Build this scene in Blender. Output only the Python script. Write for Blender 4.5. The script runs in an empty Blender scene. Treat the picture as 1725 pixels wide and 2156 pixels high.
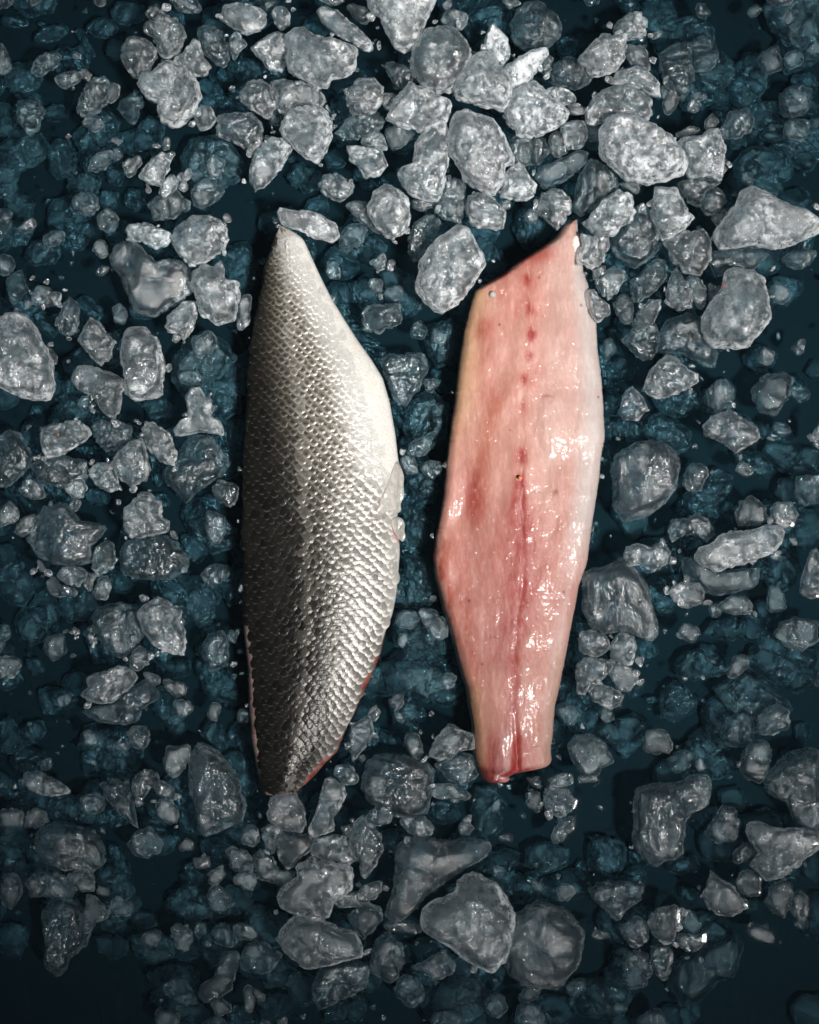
import bpy, math, random
import numpy as np
from mathutils import Vector

# ---------------------------------------------------------------- camera, world, light, exposure
scene = bpy.context.scene
S = 0.0002                     # one picture unit (of 1725 x 2156) is 0.2 mm
def X(px): return (px - 862.5) * S
def Y(py): return (1078.0 - py) * S

WATER = 0.022                  # water level over the tray, metres
cam_data = bpy.data.cameras.new("camera")
cam = bpy.data.objects.new("camera", cam_data)
scene.collection.objects.link(cam)
CAM_H = 1.10
cam.location = (0.0, 0.0, CAM_H)
cam.rotation_euler = (0.0, 0.0, 0.0)
cam_data.sensor_fit = 'VERTICAL'
cam_data.sensor_height = 36.0
cam_data.lens = 36.0 * (CAM_H - 0.034) / (2156 * S)
cam_data.clip_start = 0.05
cam_data.clip_end = 20.0
scene.camera = cam

world = bpy.data.worlds.new("World"); scene.world = world
world.use_nodes = True
wb = world.node_tree.nodes["Background"]
wb.inputs[0].default_value = (0.66, 0.87, 1.0, 1.0)
wb.inputs[1].default_value = 0.20

lamp_data = bpy.data.lights.new("key_lamp", 'SPOT')
lamp = bpy.data.objects.new("key_lamp", lamp_data)
scene.collection.objects.link(lamp)
LDIR = Vector((0.37, -0.26, 0.89)).normalized()
aim = Vector((-0.005, 0.095, 0.03))
lamp.location = aim + LDIR * 3.2
lamp.rotation_euler = (-LDIR).to_track_quat('-Z', 'Y').to_euler()
lamp_data.energy = 1480.0
lamp_data.color = (1.0, 0.965, 0.925)
lamp_data.shadow_soft_size = 0.22
lamp_data.spot_size = math.radians(11.9)
lamp_data.spot_blend = 1.0

vs = scene.view_settings
vs.view_transform = 'Standard'; vs.look = 'None'; vs.exposure = 0.0; vs.gamma = 1.0
vs.use_curve_mapping = False
scene.cycles.use_denoising = True
scene.cycles.max_bounces = 14
scene.cycles.transmission_bounces = 10
scene.cycles.transparent_max_bounces = 24
scene.cycles.volume_bounces = 1
scene.cycles.diffuse_bounces = 3
scene.cycles.glossy_bounces = 4
scene.cycles.sample_clamp_indirect = 4.0
scene.cycles.blur_glossy = 0.3
scene.cycles.caustics_reflective = False
scene.cycles.caustics_refractive = False
scene.cycles.use_adaptive_sampling = True
scene.cycles.adaptive_threshold = 0.05

# ---------------------------------------------------------------- numpy noise
_rs = np.random.RandomState(7)
_tab = _rs.rand(64, 64, 64).astype(np.float32)
def vnoise(p):
    """smooth value noise in 0..1 at the points p (n,3)"""
    i = np.floor(p).astype(np.int64); f = p - i
    f = f * f * f * (f * (f * 6 - 15) + 10)
    i &= 63; j = (i + 1) & 63
    x0, y0, z0 = i.T; x1, y1, z1 = j.T; fx, fy, fz = f.T
    t = _tab
    a = t[x0, y0, z0] * (1 - fx) + t[x1, y0, z0] * fx
    b = t[x0, y1, z0] * (1 - fx) + t[x1, y1, z0] * fx
    c = t[x0, y0, z1] * (1 - fx) + t[x1, y0, z1] * fx
    d = t[x0, y1, z1] * (1 - fx) + t[x1, y1, z1] * fx
    return (a * (1 - fy) + b * fy) * (1 - fz) + (c * (1 - fy) + d * fy) * fz
def fbm(p, octaves=3, gain=0.5):
    s = np.zeros(len(p)); a = 1.0; tot = 0.0
    for o in range(octaves):
        s += a * vnoise(p * (2.03 ** o) + 17.3 * o); tot += a; a *= gain
    return s / tot

# ---------------------------------------------------------------- node helpers
def new_mat(name):
    m = bpy.data.materials.new(name); m.use_nodes = True
    nt = m.node_tree; nt.nodes.clear()
    out = nt.nodes.new('ShaderNodeOutputMaterial')
    return m, nt, out
class NT:
    def __init__(self, nt): self.nt = nt
    def n(self, kind, **kw):
        nd = self.nt.nodes.new(kind)
        for k, v in kw.items(): setattr(nd, k, v)
        return nd
    def link(self, a, b): self.nt.links.new(a, b)
    def val(self, sock, v):
        if hasattr(v, 'is_linked') or isinstance(v, bpy.types.NodeSocket): self.link(v, sock)
        else: sock.default_value = v
    def math(self, op, a, b=None, c=None, clamp=False):
        nd = self.n('ShaderNodeMath', operation=op); nd.use_clamp = clamp
        self.val(nd.inputs[0], a)
        if b is not None: self.val(nd.inputs[1], b)
        if c is not None: self.val(nd.inputs[2], c)
        return nd.outputs[0]
    def ramp(self, fac, lo, hi, a=0.0, b=1.0):
        nd = self.n('ShaderNodeMapRange', interpolation_type='SMOOTHSTEP')
        self.val(nd.inputs[0], fac); self.val(nd.inputs[1], lo); self.val(nd.inputs[2], hi)
        self.val(nd.inputs[3], a); self.val(nd.inputs[4], b)
        return nd.outputs[0]
    def mixc(self, fac, a, b, mode='MIX'):
        nd = self.n('ShaderNodeMix', data_type='RGBA', blend_type=mode)
        self.val(nd.inputs[0], fac); self.val(nd.inputs[6], a); self.val(nd.inputs[7], b)
        return nd.outputs[2]
    def mixs(self, fac, a, b):
        nd = self.n('ShaderNodeMixShader'); self.val(nd.inputs[0], fac)
        self.link(a, nd.inputs[1]); self.link(b, nd.inputs[2])
        return nd.outputs[0]
    def noise(self, vec, scale, detail=3.0, rough=0.55, dist=0.0):
        nd = self.n('ShaderNodeTexNoise'); self.val(nd.inputs['Vector'], vec)
        self.val(nd.inputs['Scale'], scale); nd.inputs['Detail'].default_value = detail
        nd.inputs['Roughness'].default_value = rough; nd.inputs['Distortion'].default_value = dist
        return nd.outputs[0]
    def attr(self, name):
        nd = self.n('ShaderNodeAttribute', attribute_name=name)
        return nd
    def bump(self, h, dist, strength=1.0, normal=None):
        nd = self.n('ShaderNodeBump'); nd.inputs['Strength'].default_value = strength
        nd.inputs['Distance'].default_value = dist; self.link(h, nd.inputs['Height'])
        if normal is not None: self.link(normal, nd.inputs['Normal'])
        return nd.outputs[0]
def C(r, g, b): return (r, g, b, 1.0)
# ---------------------------------------------------------------- materials
def make_tray():
    m, nt, out = new_mat("tray_paint"); k = NT(nt)
    g = k.n('ShaderNodeNewGeometry').outputs['Position']
    b = k.n('ShaderNodeBsdfPrincipled')
    k.val(b.inputs['Base Color'], k.mixc(k.ramp(k.noise(g, 40.0, 6.0, 0.7), .35, .65), C(.0035, .0070, .0085), C(.0060, .0110, .0130)))
    b.inputs['Roughness'].default_value = 0.6
    k.link(b.outputs[0], out.inputs[0]); return m
M_tray = make_tray()
def make_water():
    m, nt, out = new_mat("cold_water"); k = NT(nt)
    tr = k.n('ShaderNodeBsdfTransparent'); tr.inputs[0].default_value = C(1, 1, 1)
    gl = k.n('ShaderNodeBsdfGlossy'); gl.inputs['Roughness'].default_value = 0.06
    fr = k.n('ShaderNodeFresnel'); fr.inputs[0].default_value = 1.33
    k.link(k.mixs(fr.outputs[0], tr.outputs[0], gl.outputs[0]), out.inputs[0])
    va = k.n('ShaderNodeVolumeAbsorption'); va.inputs['Color'].default_value = C(0.30, 0.58, 0.655); va.inputs['Density'].default_value = 98.0
    k.link(va.outputs[0], out.inputs[1]); return m
M_water = make_water()
def make_ice():
    m, nt, out = new_mat("ice"); k = NT(nt)
    g = k.n('ShaderNodeTexCoord').outputs['Object']
    rnd = k.n('ShaderNodeObjectInfo').outputs['Random']
    vm = k.n('ShaderNodeVectorMath', operation='ADD'); k.link(g, vm.inputs[0]); cx = k.n('ShaderNodeCombineXYZ')
    k.link(k.math('MULTIPLY', rnd, 3.0), cx.inputs[0]); k.link(cx.outputs[0], vm.inputs[1]); g = vm.outputs[0]
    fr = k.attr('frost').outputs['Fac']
    n1 = k.noise(g, 330.0, 4.0, 0.66)
    n2 = k.noise(g, 1250.0, 2.0, 0.7)
    vein = k.math('ABSOLUTE', k.math('SUBTRACT', k.noise(g, 240.0, 1.0, 0.6), 0.5))
    vein = k.ramp(vein, 0.0, 0.022, 1.0, 0.0)
    m1 = k.ramp(n1, 0.36, 0.66, 0.15, 1.65)
    f = k.math('MULTIPLY', fr, m1)
    f = k.math('ADD', f, k.math('MULTIPLY', vein, k.math('MULTIPLY_ADD', fr, 0.20, 0.09)))
    f = k.math('ADD', f, k.math('MULTIPLY', k.math('SUBTRACT', n2, 0.47), k.math('MULTIPLY_ADD', fr, 1.0, 0.02)))
    f = k.math('MINIMUM', k.math('MAXIMUM', f, 0.0), 0.93)
    bm = k.bump(n1, 0.0013, 0.7); bm = k.bump(n2, 0.0004, 0.7, bm)
    gl = k.n('ShaderNodeBsdfGlass'); gl.inputs['IOR'].default_value = 1.31; gl.inputs['Roughness'].default_value = 0.05
    gl.inputs['Color'].default_value = C(.97, .985, .99); k.link(bm, gl.inputs['Normal'])
    tr = k.n('ShaderNodeBsdfTransparent'); tr.inputs[0].default_value = C(.95, .97, .98)
    clear = k.mixs(0.62, gl.outputs[0], tr.outputs[0])
    df = k.n('ShaderNodeBsdfDiffuse'); df.inputs[0].default_value = C(.86, .89, .91)
    tl = k.n('ShaderNodeBsdfTranslucent'); tl.inputs[0].default_value = C(.86, .89, .91)
    milk = k.mixs(0.62, df.outputs[0], tl.outputs[0])
    s = k.mixs(f, clear, milk)
    bs = k.bump(n1, 0.0016, 0.8)
    sp = k.n('ShaderNodeBsdfGlossy'); sp.inputs['Roughness'].default_value = 0.12; k.link(bs, sp.inputs['Normal'])
    s = k.mixs(0.07, s, sp.outputs[0])
    k.link(s, out.inputs[0])
    vs_ = k.n('ShaderNodeVolumeScatter'); vs_.inputs['Color'].default_value = C(.96, .975, .98)
    vs_.inputs['Density'].default_value = 3.0; vs_.inputs['Anisotropy'].default_value = 0.2
    k.link(vs_.outputs[0], out.inputs[1])
    return m
M_ice = make_ice()
def make_flesh():
    m, nt, out = new_mat("raw_fish_flesh"); k = NT(nt)
    g = k.n('ShaderNodeTexCoord').outputs['Object']
    col = k.attr('tint').outputs['Color']
    n1 = k.noise(g, 260.0, 4.0, 0.6); n2 = k.noise(g, 400.0, 2.0, 0.5)
    mp = k.n('ShaderNodeMapping'); k.link(g, mp.inputs[0]); mp.inputs['Scale'].default_value = (1.0, 0.30, 1.0); mp.inputs['Rotation'].default_value = (0, 0, 0.25)
    fib = k.noise(mp.outputs[0], 900.0, 3.0, 0.6)
    c2 = k.mixc(k.ramp(fib, .40, .75, 0.0, 0.05), col, C(.93, .80, .74))
    c2 = k.mixc(k.ramp(n1, .42, .75, 0.0, 0.10), c2, k.mixc(1.0, c2, C(1.0, .80, .76), 'MULTIPLY'))
    b = k.n('ShaderNodeBsdfPrincipled'); k.link(c2, b.inputs['Base Color'])
    b.inputs['Roughness'].default_value = 0.5; b.inputs['Specular IOR Level'].default_value = 0.25
    b.inputs['Subsurface Weight'].default_value = 0.35; b.inputs['Subsurface Scale'].default_value = 0.0035
    b.inputs['Subsurface Radius'].default_value = (1.0, 0.42, 0.33)
    wet = k.ramp(k.noise(g, 70.0, 3.0, 0.6), .48, .62, 0.10, 1.0)
    b.inputs['Coat Weight'].default_value = 0.26; b.inputs['Coat Roughness'].default_value = 0.13; b.inputs['Coat IOR'].default_value = 1.36
    bm = k.bump(n1, 0.0004, 0.4); bm2 = k.bump(k.math('MULTIPLY', n2, wet), 0.0024, 1.0, bm)
    k.link(bm2, b.inputs['Coat Normal']); k.link(bm, b.inputs['Normal'])
    k.link(b.outputs[0], out.inputs[0]); return m
M_flesh = make_flesh()
def make_skin(name, metal, rough, bump_s):
    m, nt, out = new_mat(name); k = NT(nt)
    g = k.n('ShaderNodeTexCoord').outputs['Object']
    col = k.attr('tint').outputs['Color']
    n1 = k.noise(g, 1500.0, 3.0, 0.6); n0 = k.noise(g, 320.0, 3.0, 0.6)
    c2 = k.mixc(k.ramp(n1, .40, .70, 0.0, 0.35), col, k.mixc(1.0, col, C(.45, .42, .36), 'MULTIPLY'))
    b = k.n('ShaderNodeBsdfPrincipled'); k.link(c2, b.inputs['Base Color'])
    b.inputs['Metallic'].default_value = metal; b.inputs['Roughness'].default_value = rough
    b.inputs['Specular IOR Level'].default_value = 0.22
    b.inputs['Coat Weight'].default_value = 0.0; b.inputs['Coat Roughness'].default_value = 0.10
    bm = k.bump(n0, 0.0010, bump_s); bm = k.bump(n1, 0.0003, bump_s, bm); k.link(bm, b.inputs['Normal']); k.link(bm, b.inputs['Coat Normal'])
    k.link(b.outputs[0], out.inputs[0]); return m
M_skin = make_skin("fish_skin", 0.0, 0.34, 0.45)
M_scale = make_skin("fish_scale", 0.15, 0.30, 0.30)
def make_plain(name, col, rough=0.3, trans=0.0, ss=0.0):
    m, nt, out = new_mat(name); k = NT(nt)
    g = k.n('ShaderNodeTexCoord').outputs['Object']
    n1 = k.noise(g, 500.0, 4.0, 0.6)
    b = k.n('ShaderNodeBsdfPrincipled')
    k.val(b.inputs['Base Color'], k.mixc(k.ramp(n1, .3, .7), C(*[c * .8 for c in col]), C(*[min(1, c * 1.15) for c in col])))
    b.inputs['Roughness'].default_value = rough; b.inputs['Coat Weight'].default_value = 0.6; b.inputs['Coat Roughness'].default_value = 0.08
    b.inputs['Transmission Weight'].default_value = trans; b.inputs['IOR'].default_value = 1.33
    k.link(k.bump(n1, 0.0006, 0.5), b.inputs['Normal'])
    k.link(b.outputs[0], out.inputs[0]); return m
M_bone = make_plain("cut_bone", (.27, .11, .11))
M_membrane = make_plain("pale_membrane", (.25, .235, .215), 0.35)
M_fat = make_plain("white_fat", (.55, .46, .42), 0.25)
M_drop = make_plain("amber_drop", (.55, .16, .07), 0.08)
M_rust = make_plain("rusty_fleck", (.50, .18, .03), 0.5)
M_red = make_plain("red_fleck", (.60, .03, .03), 0.5)
# the ice: level (h raised, m half sunk, s sunken), cloudiness, short name, where it lies, outline on the 1725 x 2156 grid
ICE = [
 ('h',0.35,'clear oval ice lump','topmost left raised lump beside the scooped one','254,95 265,75 283,70 305,78 325,98 328,115 310,145 290,164 265,143 254,118'),
 ('h',0.3,'scoop-shaped clear ice chunk','with a bright lower rim, upper left','303,46 333,25 370,33 385,55 391,70 375,105 350,121 333,108 325,83 305,63'),
 ('h',0.3,'knobbly little ice nugget','touching the scoop-shaped chunk near the top edge','300,23 310,8 328,1 338,15 350,23 333,38 318,39 305,30'),
 ('h',0.6,'heart-shaped cloudy ice chunk','with a white lower end, upper left','290,173 300,150 320,149 333,135 353,128 390,140 410,165 420,198 410,230 390,253 365,265 338,253 330,230 335,218 310,205 295,185'),
 ('h',0.5,'','','363,127 384,103 408,77 420,86 427,113 442,137 432,156 408,159 384,144'),
 ('m',0.2,'','','416,58 435,50 459,55 476,75 483,103 476,140 459,137 432,113 418,89'),
 ('h',0.5,'','','408,226 421,218 439,215 456,247 442,264 416,268 406,247'),
 ('h',0.25,'squarish clear ice block','with a dazzling white highlight, upper left','456,243 473,236 531,236 545,254 552,267 548,295 528,319 493,295 456,281'),
 ('h',0.3,'','','504,192 521,170 548,163 569,178 579,223 562,247 541,236 507,209'),
 ('h',0.5,'','','571,170 596,163 639,170 671,185 685,208 676,225 616,225 596,241 581,223'),
 ('h',0.65,'broad teardrop ice chunk','with a starburst core, above the silver fillet','591,270 599,243 621,225 656,223 684,228 697,253 698,275 684,325 666,341 644,330 606,295'),
 ('h',0.65,'slanting frosty ice wedge','left of the broad teardrop chunk','523,375 531,338 541,308 571,285 591,288 614,308 606,323 591,355 556,390 536,398'),
 ('h',0.6,'rounded triangular frosty chunk','upper left, under the pair at the top edge','528,95 539,83 581,63 601,68 611,85 604,125 591,145 566,138 539,113'),
 ('h',0.5,'wide double-humped grey ice chunk','top, left of the ring-like disc','604,75 626,58 644,60 661,75 702,83 739,95 753,105 747,143 727,160 699,165 689,183 666,180 631,160 609,150'),
 ('h',0.55,'pitted bean-shaped ice chunk','at the top edge, left of centre','463,33 471,8 501,4 536,8 559,23 559,43 544,59 514,66 491,53 469,40'),
 ('h',0.5,'','','571,20 581,6 601,10 611,28 606,48 591,58 576,45'),
 ('h',0.4,'','','481,75 491,60 504,63 519,90 501,105 494,129 486,113'),
 ('h',0.6,'long slanting bar of ice','near the top edge, left of the white mass','668,18 684,10 712,18 732,35 754,50 782,83 783,100 769,104 739,83 702,63 676,40'),
 ('h',0.2,'','','725,8 744,0 774,10 782,33 764,46 744,30'),
 ('m',0.4,'','','664,-5 723,-5 717,10 704,13 682,5'),
 ('h',0.8,'big jagged white ice mass','cut by the top edge','776,-10 923,-10 899,38 886,69 882,89 851,106 831,99 810,58 797,34 778,14'),
 ('h',0.45,'ring-like round ice disc','with a dimpled dark centre near the top','865,127 870,96 889,65 920,55 954,57 985,86 994,116 978,158 951,188 920,194 892,182 872,154'),
 ('h',0.4,'','','928,38 940,17 961,14 985,24 987,41 971,55 947,53'),
 ('m',0.25,'','','797,134 821,130 838,130 865,144 870,164 851,192 831,187 821,161 810,140'),
 ('h',0.6,'pyramid-shaped ice chunk','with a sharp peak, below the ring-like disc','812,250 831,212 865,168 882,185 910,192 944,209 951,223 940,254 910,267 886,276 851,264'),
 ('h',0.7,'crusty white tilted chunk','right of the ring-like disc','952,182 971,154 995,120 1016,103 1043,113 1050,137 1071,154 1077,192 1071,223 1060,233 1012,219 964,209'),
 ('h',1,'upright white ice blade','pointing up near the top edge','1023,79 1035,43 1054,58 1071,82 1074,113 1060,137 1043,120 1024,99'),
 ('h',1,'leaning white ice blade','with a smooth tip, beside the upright one','1064,137 1088,120 1125,98 1153,96 1153,113 1136,134 1122,161 1105,178 1081,195 1067,164'),
 ('h',0.85,'milky triangular ice chunk','just below the two white blades','1064,233 1075,210 1083,190 1100,180 1123,170 1143,183 1163,205 1195,230 1195,240 1173,265 1145,278 1120,288 1093,283 1070,255'),
 ('h',0.6,'','','1150,185 1170,176 1193,180 1215,200 1208,213 1188,218 1163,200'),
 ('h',0.3,'','','1135,140 1145,123 1158,110 1169,118 1165,140 1150,154'),
 ('m',0.15,'','','1160,160 1168,135 1185,120 1208,116 1230,130 1248,160 1240,175 1213,188 1183,180 1163,175'),
 ('h',0.6,'large flat oval ice slab','leaning at upper centre, the biggest there','944,295 950,263 963,238 983,231 1003,240 1038,255 1058,283 1080,333 1078,345 1063,350 1060,380 1038,410 1003,398 973,373 970,355 950,330'),
 ('h',0.65,'lumpy upright ice column','left of the large flat oval slab','875,300 893,275 918,255 938,260 945,280 945,323 943,350 935,385 923,418 893,418 868,410 848,390 838,368 848,345 870,348'),
 ('m',0.1,'','','863,420 925,423 913,438 890,448 870,440'),
 ('m',0.25,'','','915,445 928,415 938,385 963,374 978,380 983,425 973,455 963,468 933,458'),
 ('h',0.55,'','','983,430 988,410 1008,401 1038,413 1060,435 1067,455 1060,478 1033,480 1008,478 988,465'),
 ('h',0.8,'half-clear half-white lump',"right of the large oval slab's foot",'1055,410 1060,375 1070,355 1088,340 1103,348 1115,370 1128,385 1125,408 1108,420 1083,420'),
 ('m',0.3,'','','1068,305 1075,288 1100,280 1150,290 1157,318 1138,343 1108,348 1083,343'),
 ('m',0.15,'','','1155,288 1170,275 1185,283 1188,303 1198,318 1178,333 1160,325'),
 ('h',0.45,'small ice cube','with squared edges, left of the big white oval chunk','1183,265 1188,253 1230,251 1240,275 1235,295 1223,308 1203,310 1187,305'),
 ('m',0.2,'','','1128,373 1138,348 1183,333 1218,313 1238,320 1238,338 1213,363 1175,385 1143,398'),
 ('h',0.45,'speckled round ice nugget',"touching the pink fillet's pointed tip",'1134,430 1143,405 1165,393 1185,398 1203,420 1203,445 1175,480 1150,455 1135,443'),
 ('s',0.1,'','','1092,488 1108,468 1143,453 1173,483 1150,503 1110,523 1098,505'),
 ('h',0.65,'big smooth oval ice slab','standing between the tops of the two fillets','878,590 890,545 925,500 960,478 985,480 1005,520 1020,553 1000,590 975,630 930,657 895,635 880,610'),
 ('m',0.2,'','','728,435 742,421 773,425 783,456 803,480 817,497 783,486 749,456'),
 ('h',0.55,'rounded cracked ice chunk','between the fillet tops, above the smooth oval slab','773,435 790,401 814,387 838,394 858,415 865,452 851,483 827,502 810,493 786,469'),
 ('h',0.5,'','','670,387 684,360 711,361 742,380 742,401 714,420 684,408'),
 ('m',0.3,'','','706,278 728,250 769,236 797,236 810,254 797,274 755,291 728,291'),
 ('h',0.7,'','','755,295 783,271 810,278 817,312 790,313'),
 ('h',0.7,'ragged white ice shard','below left of the pyramid-shaped chunk','730,305 762,305 803,315 814,346 797,367 766,370 755,349 738,336'),
 ('h',0.4,'','','728,202 738,182 755,164 786,164 810,185 803,212 790,230 762,247 742,240'),
 ('h',0.6,'','','807,192 838,192 817,230 805,216'),
 ('m',0.25,'','','810,274 838,260 875,284 845,312 824,315'),
 ('s',0.3,'','','605,370 615,343 632,336 660,349 682,363 670,394 639,401 612,387'),
 ('H',0.55,"ice chunk resting against the silver fillet's tip",'with a white crest','584,445 591,433 636,440 666,445 701,463 713,493 694,507 660,497 629,480 598,473'),
 ('m',0.2,'','','862,493 875,466 899,452 923,456 930,476 906,514 889,545 872,548 858,528'),
 ('s',0.2,'','','711,473 755,466 783,486 814,510 810,524 769,545 735,514'),
 ('h',0.4,'','','776,548 810,528 817,562 793,569'),
 ('h',0.9,'big white oval ice chunk','the whitest and largest at upper right','1263,281 1278,254 1299,242 1340,248 1374,264 1408,288 1436,322 1444,346 1432,367 1401,380 1360,384 1319,377 1295,356 1271,332 1263,301'),
 ('h',0.7,'boot-shaped cloudy ice chunk','right of the big white oval chunk','1425,298 1449,284 1480,284 1497,266 1514,271 1533,301 1525,343 1521,377 1490,367 1453,370 1442,336'),
 ('h',0.75,'large wedge-shaped ice chunk','pointing to the right edge','1504,486 1521,469 1542,442 1562,404 1583,396 1610,401 1648,428 1696,445 1723,463 1729,486 1682,510 1631,528 1590,514 1545,521 1514,524'),
 ('m',0.5,'','','1494,548 1508,528 1579,517 1621,534 1590,565 1545,576 1508,582'),
 ('h',0.75,'trapezium-shaped white ice chunk','below the big white oval chunk','1374,439 1381,394 1425,394 1442,425 1463,456 1442,483 1398,507 1384,490 1377,463'),
 ('h',0.35,'','','1398,510 1442,486 1484,480 1501,507 1497,548 1477,579 1442,569 1418,545'),
 ('h',0.3,'','','1478,428 1490,397 1514,389 1538,418 1521,442 1501,451 1484,445'),
 ('m',0.3,'','','1429,384 1477,370 1518,384 1487,404 1477,435 1449,425 1432,401'),
 ('m',0.3,'','','1497,459 1528,439 1542,442 1521,469 1508,476'),
 ('h',0.8,'soft white cloud-like ice lump',"right of the pink fillet's tip",'1244,456 1271,418 1305,397 1333,408 1340,442 1326,469 1309,476 1299,490 1257,493 1227,463'),
 ('m',0.35,'','','1208,439 1220,370 1244,336 1264,339 1299,363 1305,387 1281,408 1247,439 1223,452'),
 ('m',0.35,'','','1285,507 1312,480 1340,435 1357,427 1377,445 1388,486 1394,514 1370,545 1340,560 1309,545 1288,521'),
 ('m',0.5,'','','1299,387 1353,380 1340,411 1319,397'),
 ('H',0.4,'clear fan-shaped ice piece',"leaning on the pink fillet's right shoulder",'1225,486 1251,493 1285,486 1285,510 1275,548 1247,562 1220,555 1216,534 1230,514'),
 ('h',0.6,'pitted oval ice chunk','upper right, below the capped nugget','1220,120 1247,89 1271,69 1319,70 1324,93 1316,120 1295,147 1247,158 1233,144'),
 ('h',0.45,'white-capped ice nugget','highest raised piece at upper right','1295,58 1305,38 1329,19 1353,21 1364,38 1362,69 1326,79 1305,72'),
 ('h',0.4,'','','1319,89 1357,87 1370,120 1370,147 1340,144 1323,116'),
 ('h',0.55,'mottled hollowed ice chunk','just above the big white oval chunk','1237,233 1254,199 1281,182 1326,178 1370,206 1374,240 1364,254 1326,247 1285,243 1257,264 1240,257'),
 ('h',0.65,'','','1288,175 1305,147 1340,140 1367,147 1389,171 1391,202 1374,199 1353,185 1326,178'),
 ('m',0.3,'tall dim fin-shaped ice piece','upper right, half sunk in the water','1391,113 1408,99 1432,84 1456,89 1458,130 1466,164 1456,192 1436,212 1418,192 1405,164 1391,147'),
 ('m',0.4,'','','1391,178 1418,178 1429,212 1412,242 1398,236'),
 ('m',0.3,'','','1418,284 1456,264 1477,271 1463,284 1432,291'),
 ('m',0.2,'','','1484,254 1501,236 1514,254 1504,271 1484,274'),
 ('s',0.35,'large blue sunken ice block','in the top right corner','1610,10 1621,-7 1730,-7 1730,120 1696,116 1662,89 1627,55'),
 ('s',0.3,'','','1603,284 1631,250 1662,243 1682,267 1696,308 1669,325 1631,301'),
 ('s',0.7,'grey-white sunken ice lump','at the right edge, upper part','1679,254 1717,243 1730,250 1730,312 1699,291'),
 ('s',0.25,'','','1549,343 1573,308 1614,301 1651,325 1621,363 1579,384 1552,373'),
 ('s',0.2,'','','1552,134 1579,103 1614,106 1621,144 1614,171 1576,161'),
 ('s',0.2,'','','1658,219 1669,199 1696,190 1730,206 1730,233 1682,236'),
 ('s',0.2,'','','1504,219 1538,209 1573,240 1576,301 1545,308 1521,274'),
 ('s',0.2,'','','1408,38 1477,21 1508,51 1504,89 1442,82 1418,62'),
 ('s',0.15,'','','1460,110 1511,96 1545,116 1552,158 1511,192 1470,178'),
 ('s',0.15,'','','1576,212 1603,202 1648,206 1645,260 1603,267 1579,254'),
 ('s',0.2,'','','1542,401 1576,379 1593,391 1555,415'),
 ('m',0.35,'clear dome-shaped ice ball','with a white patch, near the top edge','1078,43 1088,20 1108,3 1133,0 1163,15 1185,58 1170,85 1145,103 1100,98 1080,70'),
 ('m',0.2,'','','1237,260 1268,271 1264,295 1240,301'),
 ('m',0.5,'','','1192,219 1233,226 1230,240 1203,243'),
 ('h',0.7,'large frosted ice boulder','with a hollow, right of the pink fillet','1479,666 1500,636 1523,610 1526,574 1544,563 1588,571 1609,589 1617,627 1619,669 1600,698 1573,732 1535,728 1500,730 1482,698'),
 ('h',0.45,'smooth pebble-like triangular chunk','right of the pink fillet, below the frosted boulder','1355,822 1370,784 1385,763 1405,747 1429,757 1452,775 1470,786 1467,804 1447,819 1399,838 1370,834'),
 ('m',0.4,'','','1388,704 1405,677 1458,655 1482,672 1491,707 1514,742 1506,773 1482,769 1441,742 1394,742'),
 ('m',0.25,'','','1311,716 1335,692 1382,680 1391,716 1385,742 1364,758 1341,751'),
 ('h',0.35,'bright clear drop of ice','pointing down left, right of the pink fillet','1335,680 1346,654 1370,630 1394,626 1395,645 1379,677 1358,692 1338,694'),
 ('h',0.35,'pear-shaped clear ice piece','left of the frosted boulder','1405,613 1417,574 1426,560 1441,583 1461,613 1458,645 1429,649 1408,636'),
 ('h',0.4,'','','1447,586 1455,576 1482,583 1494,616 1488,645 1476,651 1458,616'),
 ('h',0.4,'','','1258,592 1279,568 1296,560 1317,566 1320,586 1293,624 1282,629 1264,610'),
 ('m',0.4,'','','1329,592 1358,566 1385,542 1405,548 1407,586 1382,613 1341,636 1332,627'),
 ('m',0.15,'','','1290,636 1314,613 1335,633 1332,680 1314,683 1296,657'),
 ('H',0.4,'pinkish ice piece',"pressed against the pink fillet's right edge",'1234,610 1255,605 1270,624 1290,642 1285,660 1261,676 1243,657'),
 ('m',0.4,'','','1246,568 1276,557 1273,577 1249,592'),
 ('h',0.35,'','','1304,866 1314,828 1335,813 1355,834 1370,863 1346,884 1317,884'),
 ('m',0.25,'','','1488,825 1506,804 1526,798 1547,816 1547,854 1511,869 1491,851'),
 ('h',0.45,'shell-like grey ice chunk',"right side, level with the fillets' middles",'1483,898 1500,878 1541,860 1567,878 1597,898 1603,922 1573,937 1553,953 1529,934 1491,916'),
 ('m',0.4,'large veined dim ice block',"right of the pink fillet's middle",'1290,981 1302,957 1341,931 1399,931 1429,969 1426,1022 1399,1060 1358,1087 1317,1099 1296,1063 1293,1016'),
 ('s',0.25,'','','1358,913 1370,878 1394,869 1423,881 1458,907 1458,937 1429,957 1382,934'),
 ('m',0.35,'','','1441,999 1461,975 1482,978 1494,996 1479,1028 1461,1040 1441,1025'),
 ('s',0.2,'','','1441,1040 1482,1025 1514,984 1547,999 1544,1040 1511,1066 1461,1060'),
 ('m',0.2,'','','1585,819 1617,786 1653,784 1670,795 1665,837 1635,872 1606,866 1588,845'),
 ('s',0.2,'','','1670,789 1694,786 1706,810 1694,834 1673,822'),
 ('s',0.2,'','','1576,881 1615,887 1647,910 1650,934 1609,919 1594,895'),
 ('s',0.3,'','','1638,1037 1653,1004 1688,1002 1729,1016 1729,1055 1688,1069 1653,1057'),
 ('s',0.15,'','','1550,951 1600,948 1635,981 1629,1010 1585,999 1559,975'),
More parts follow.
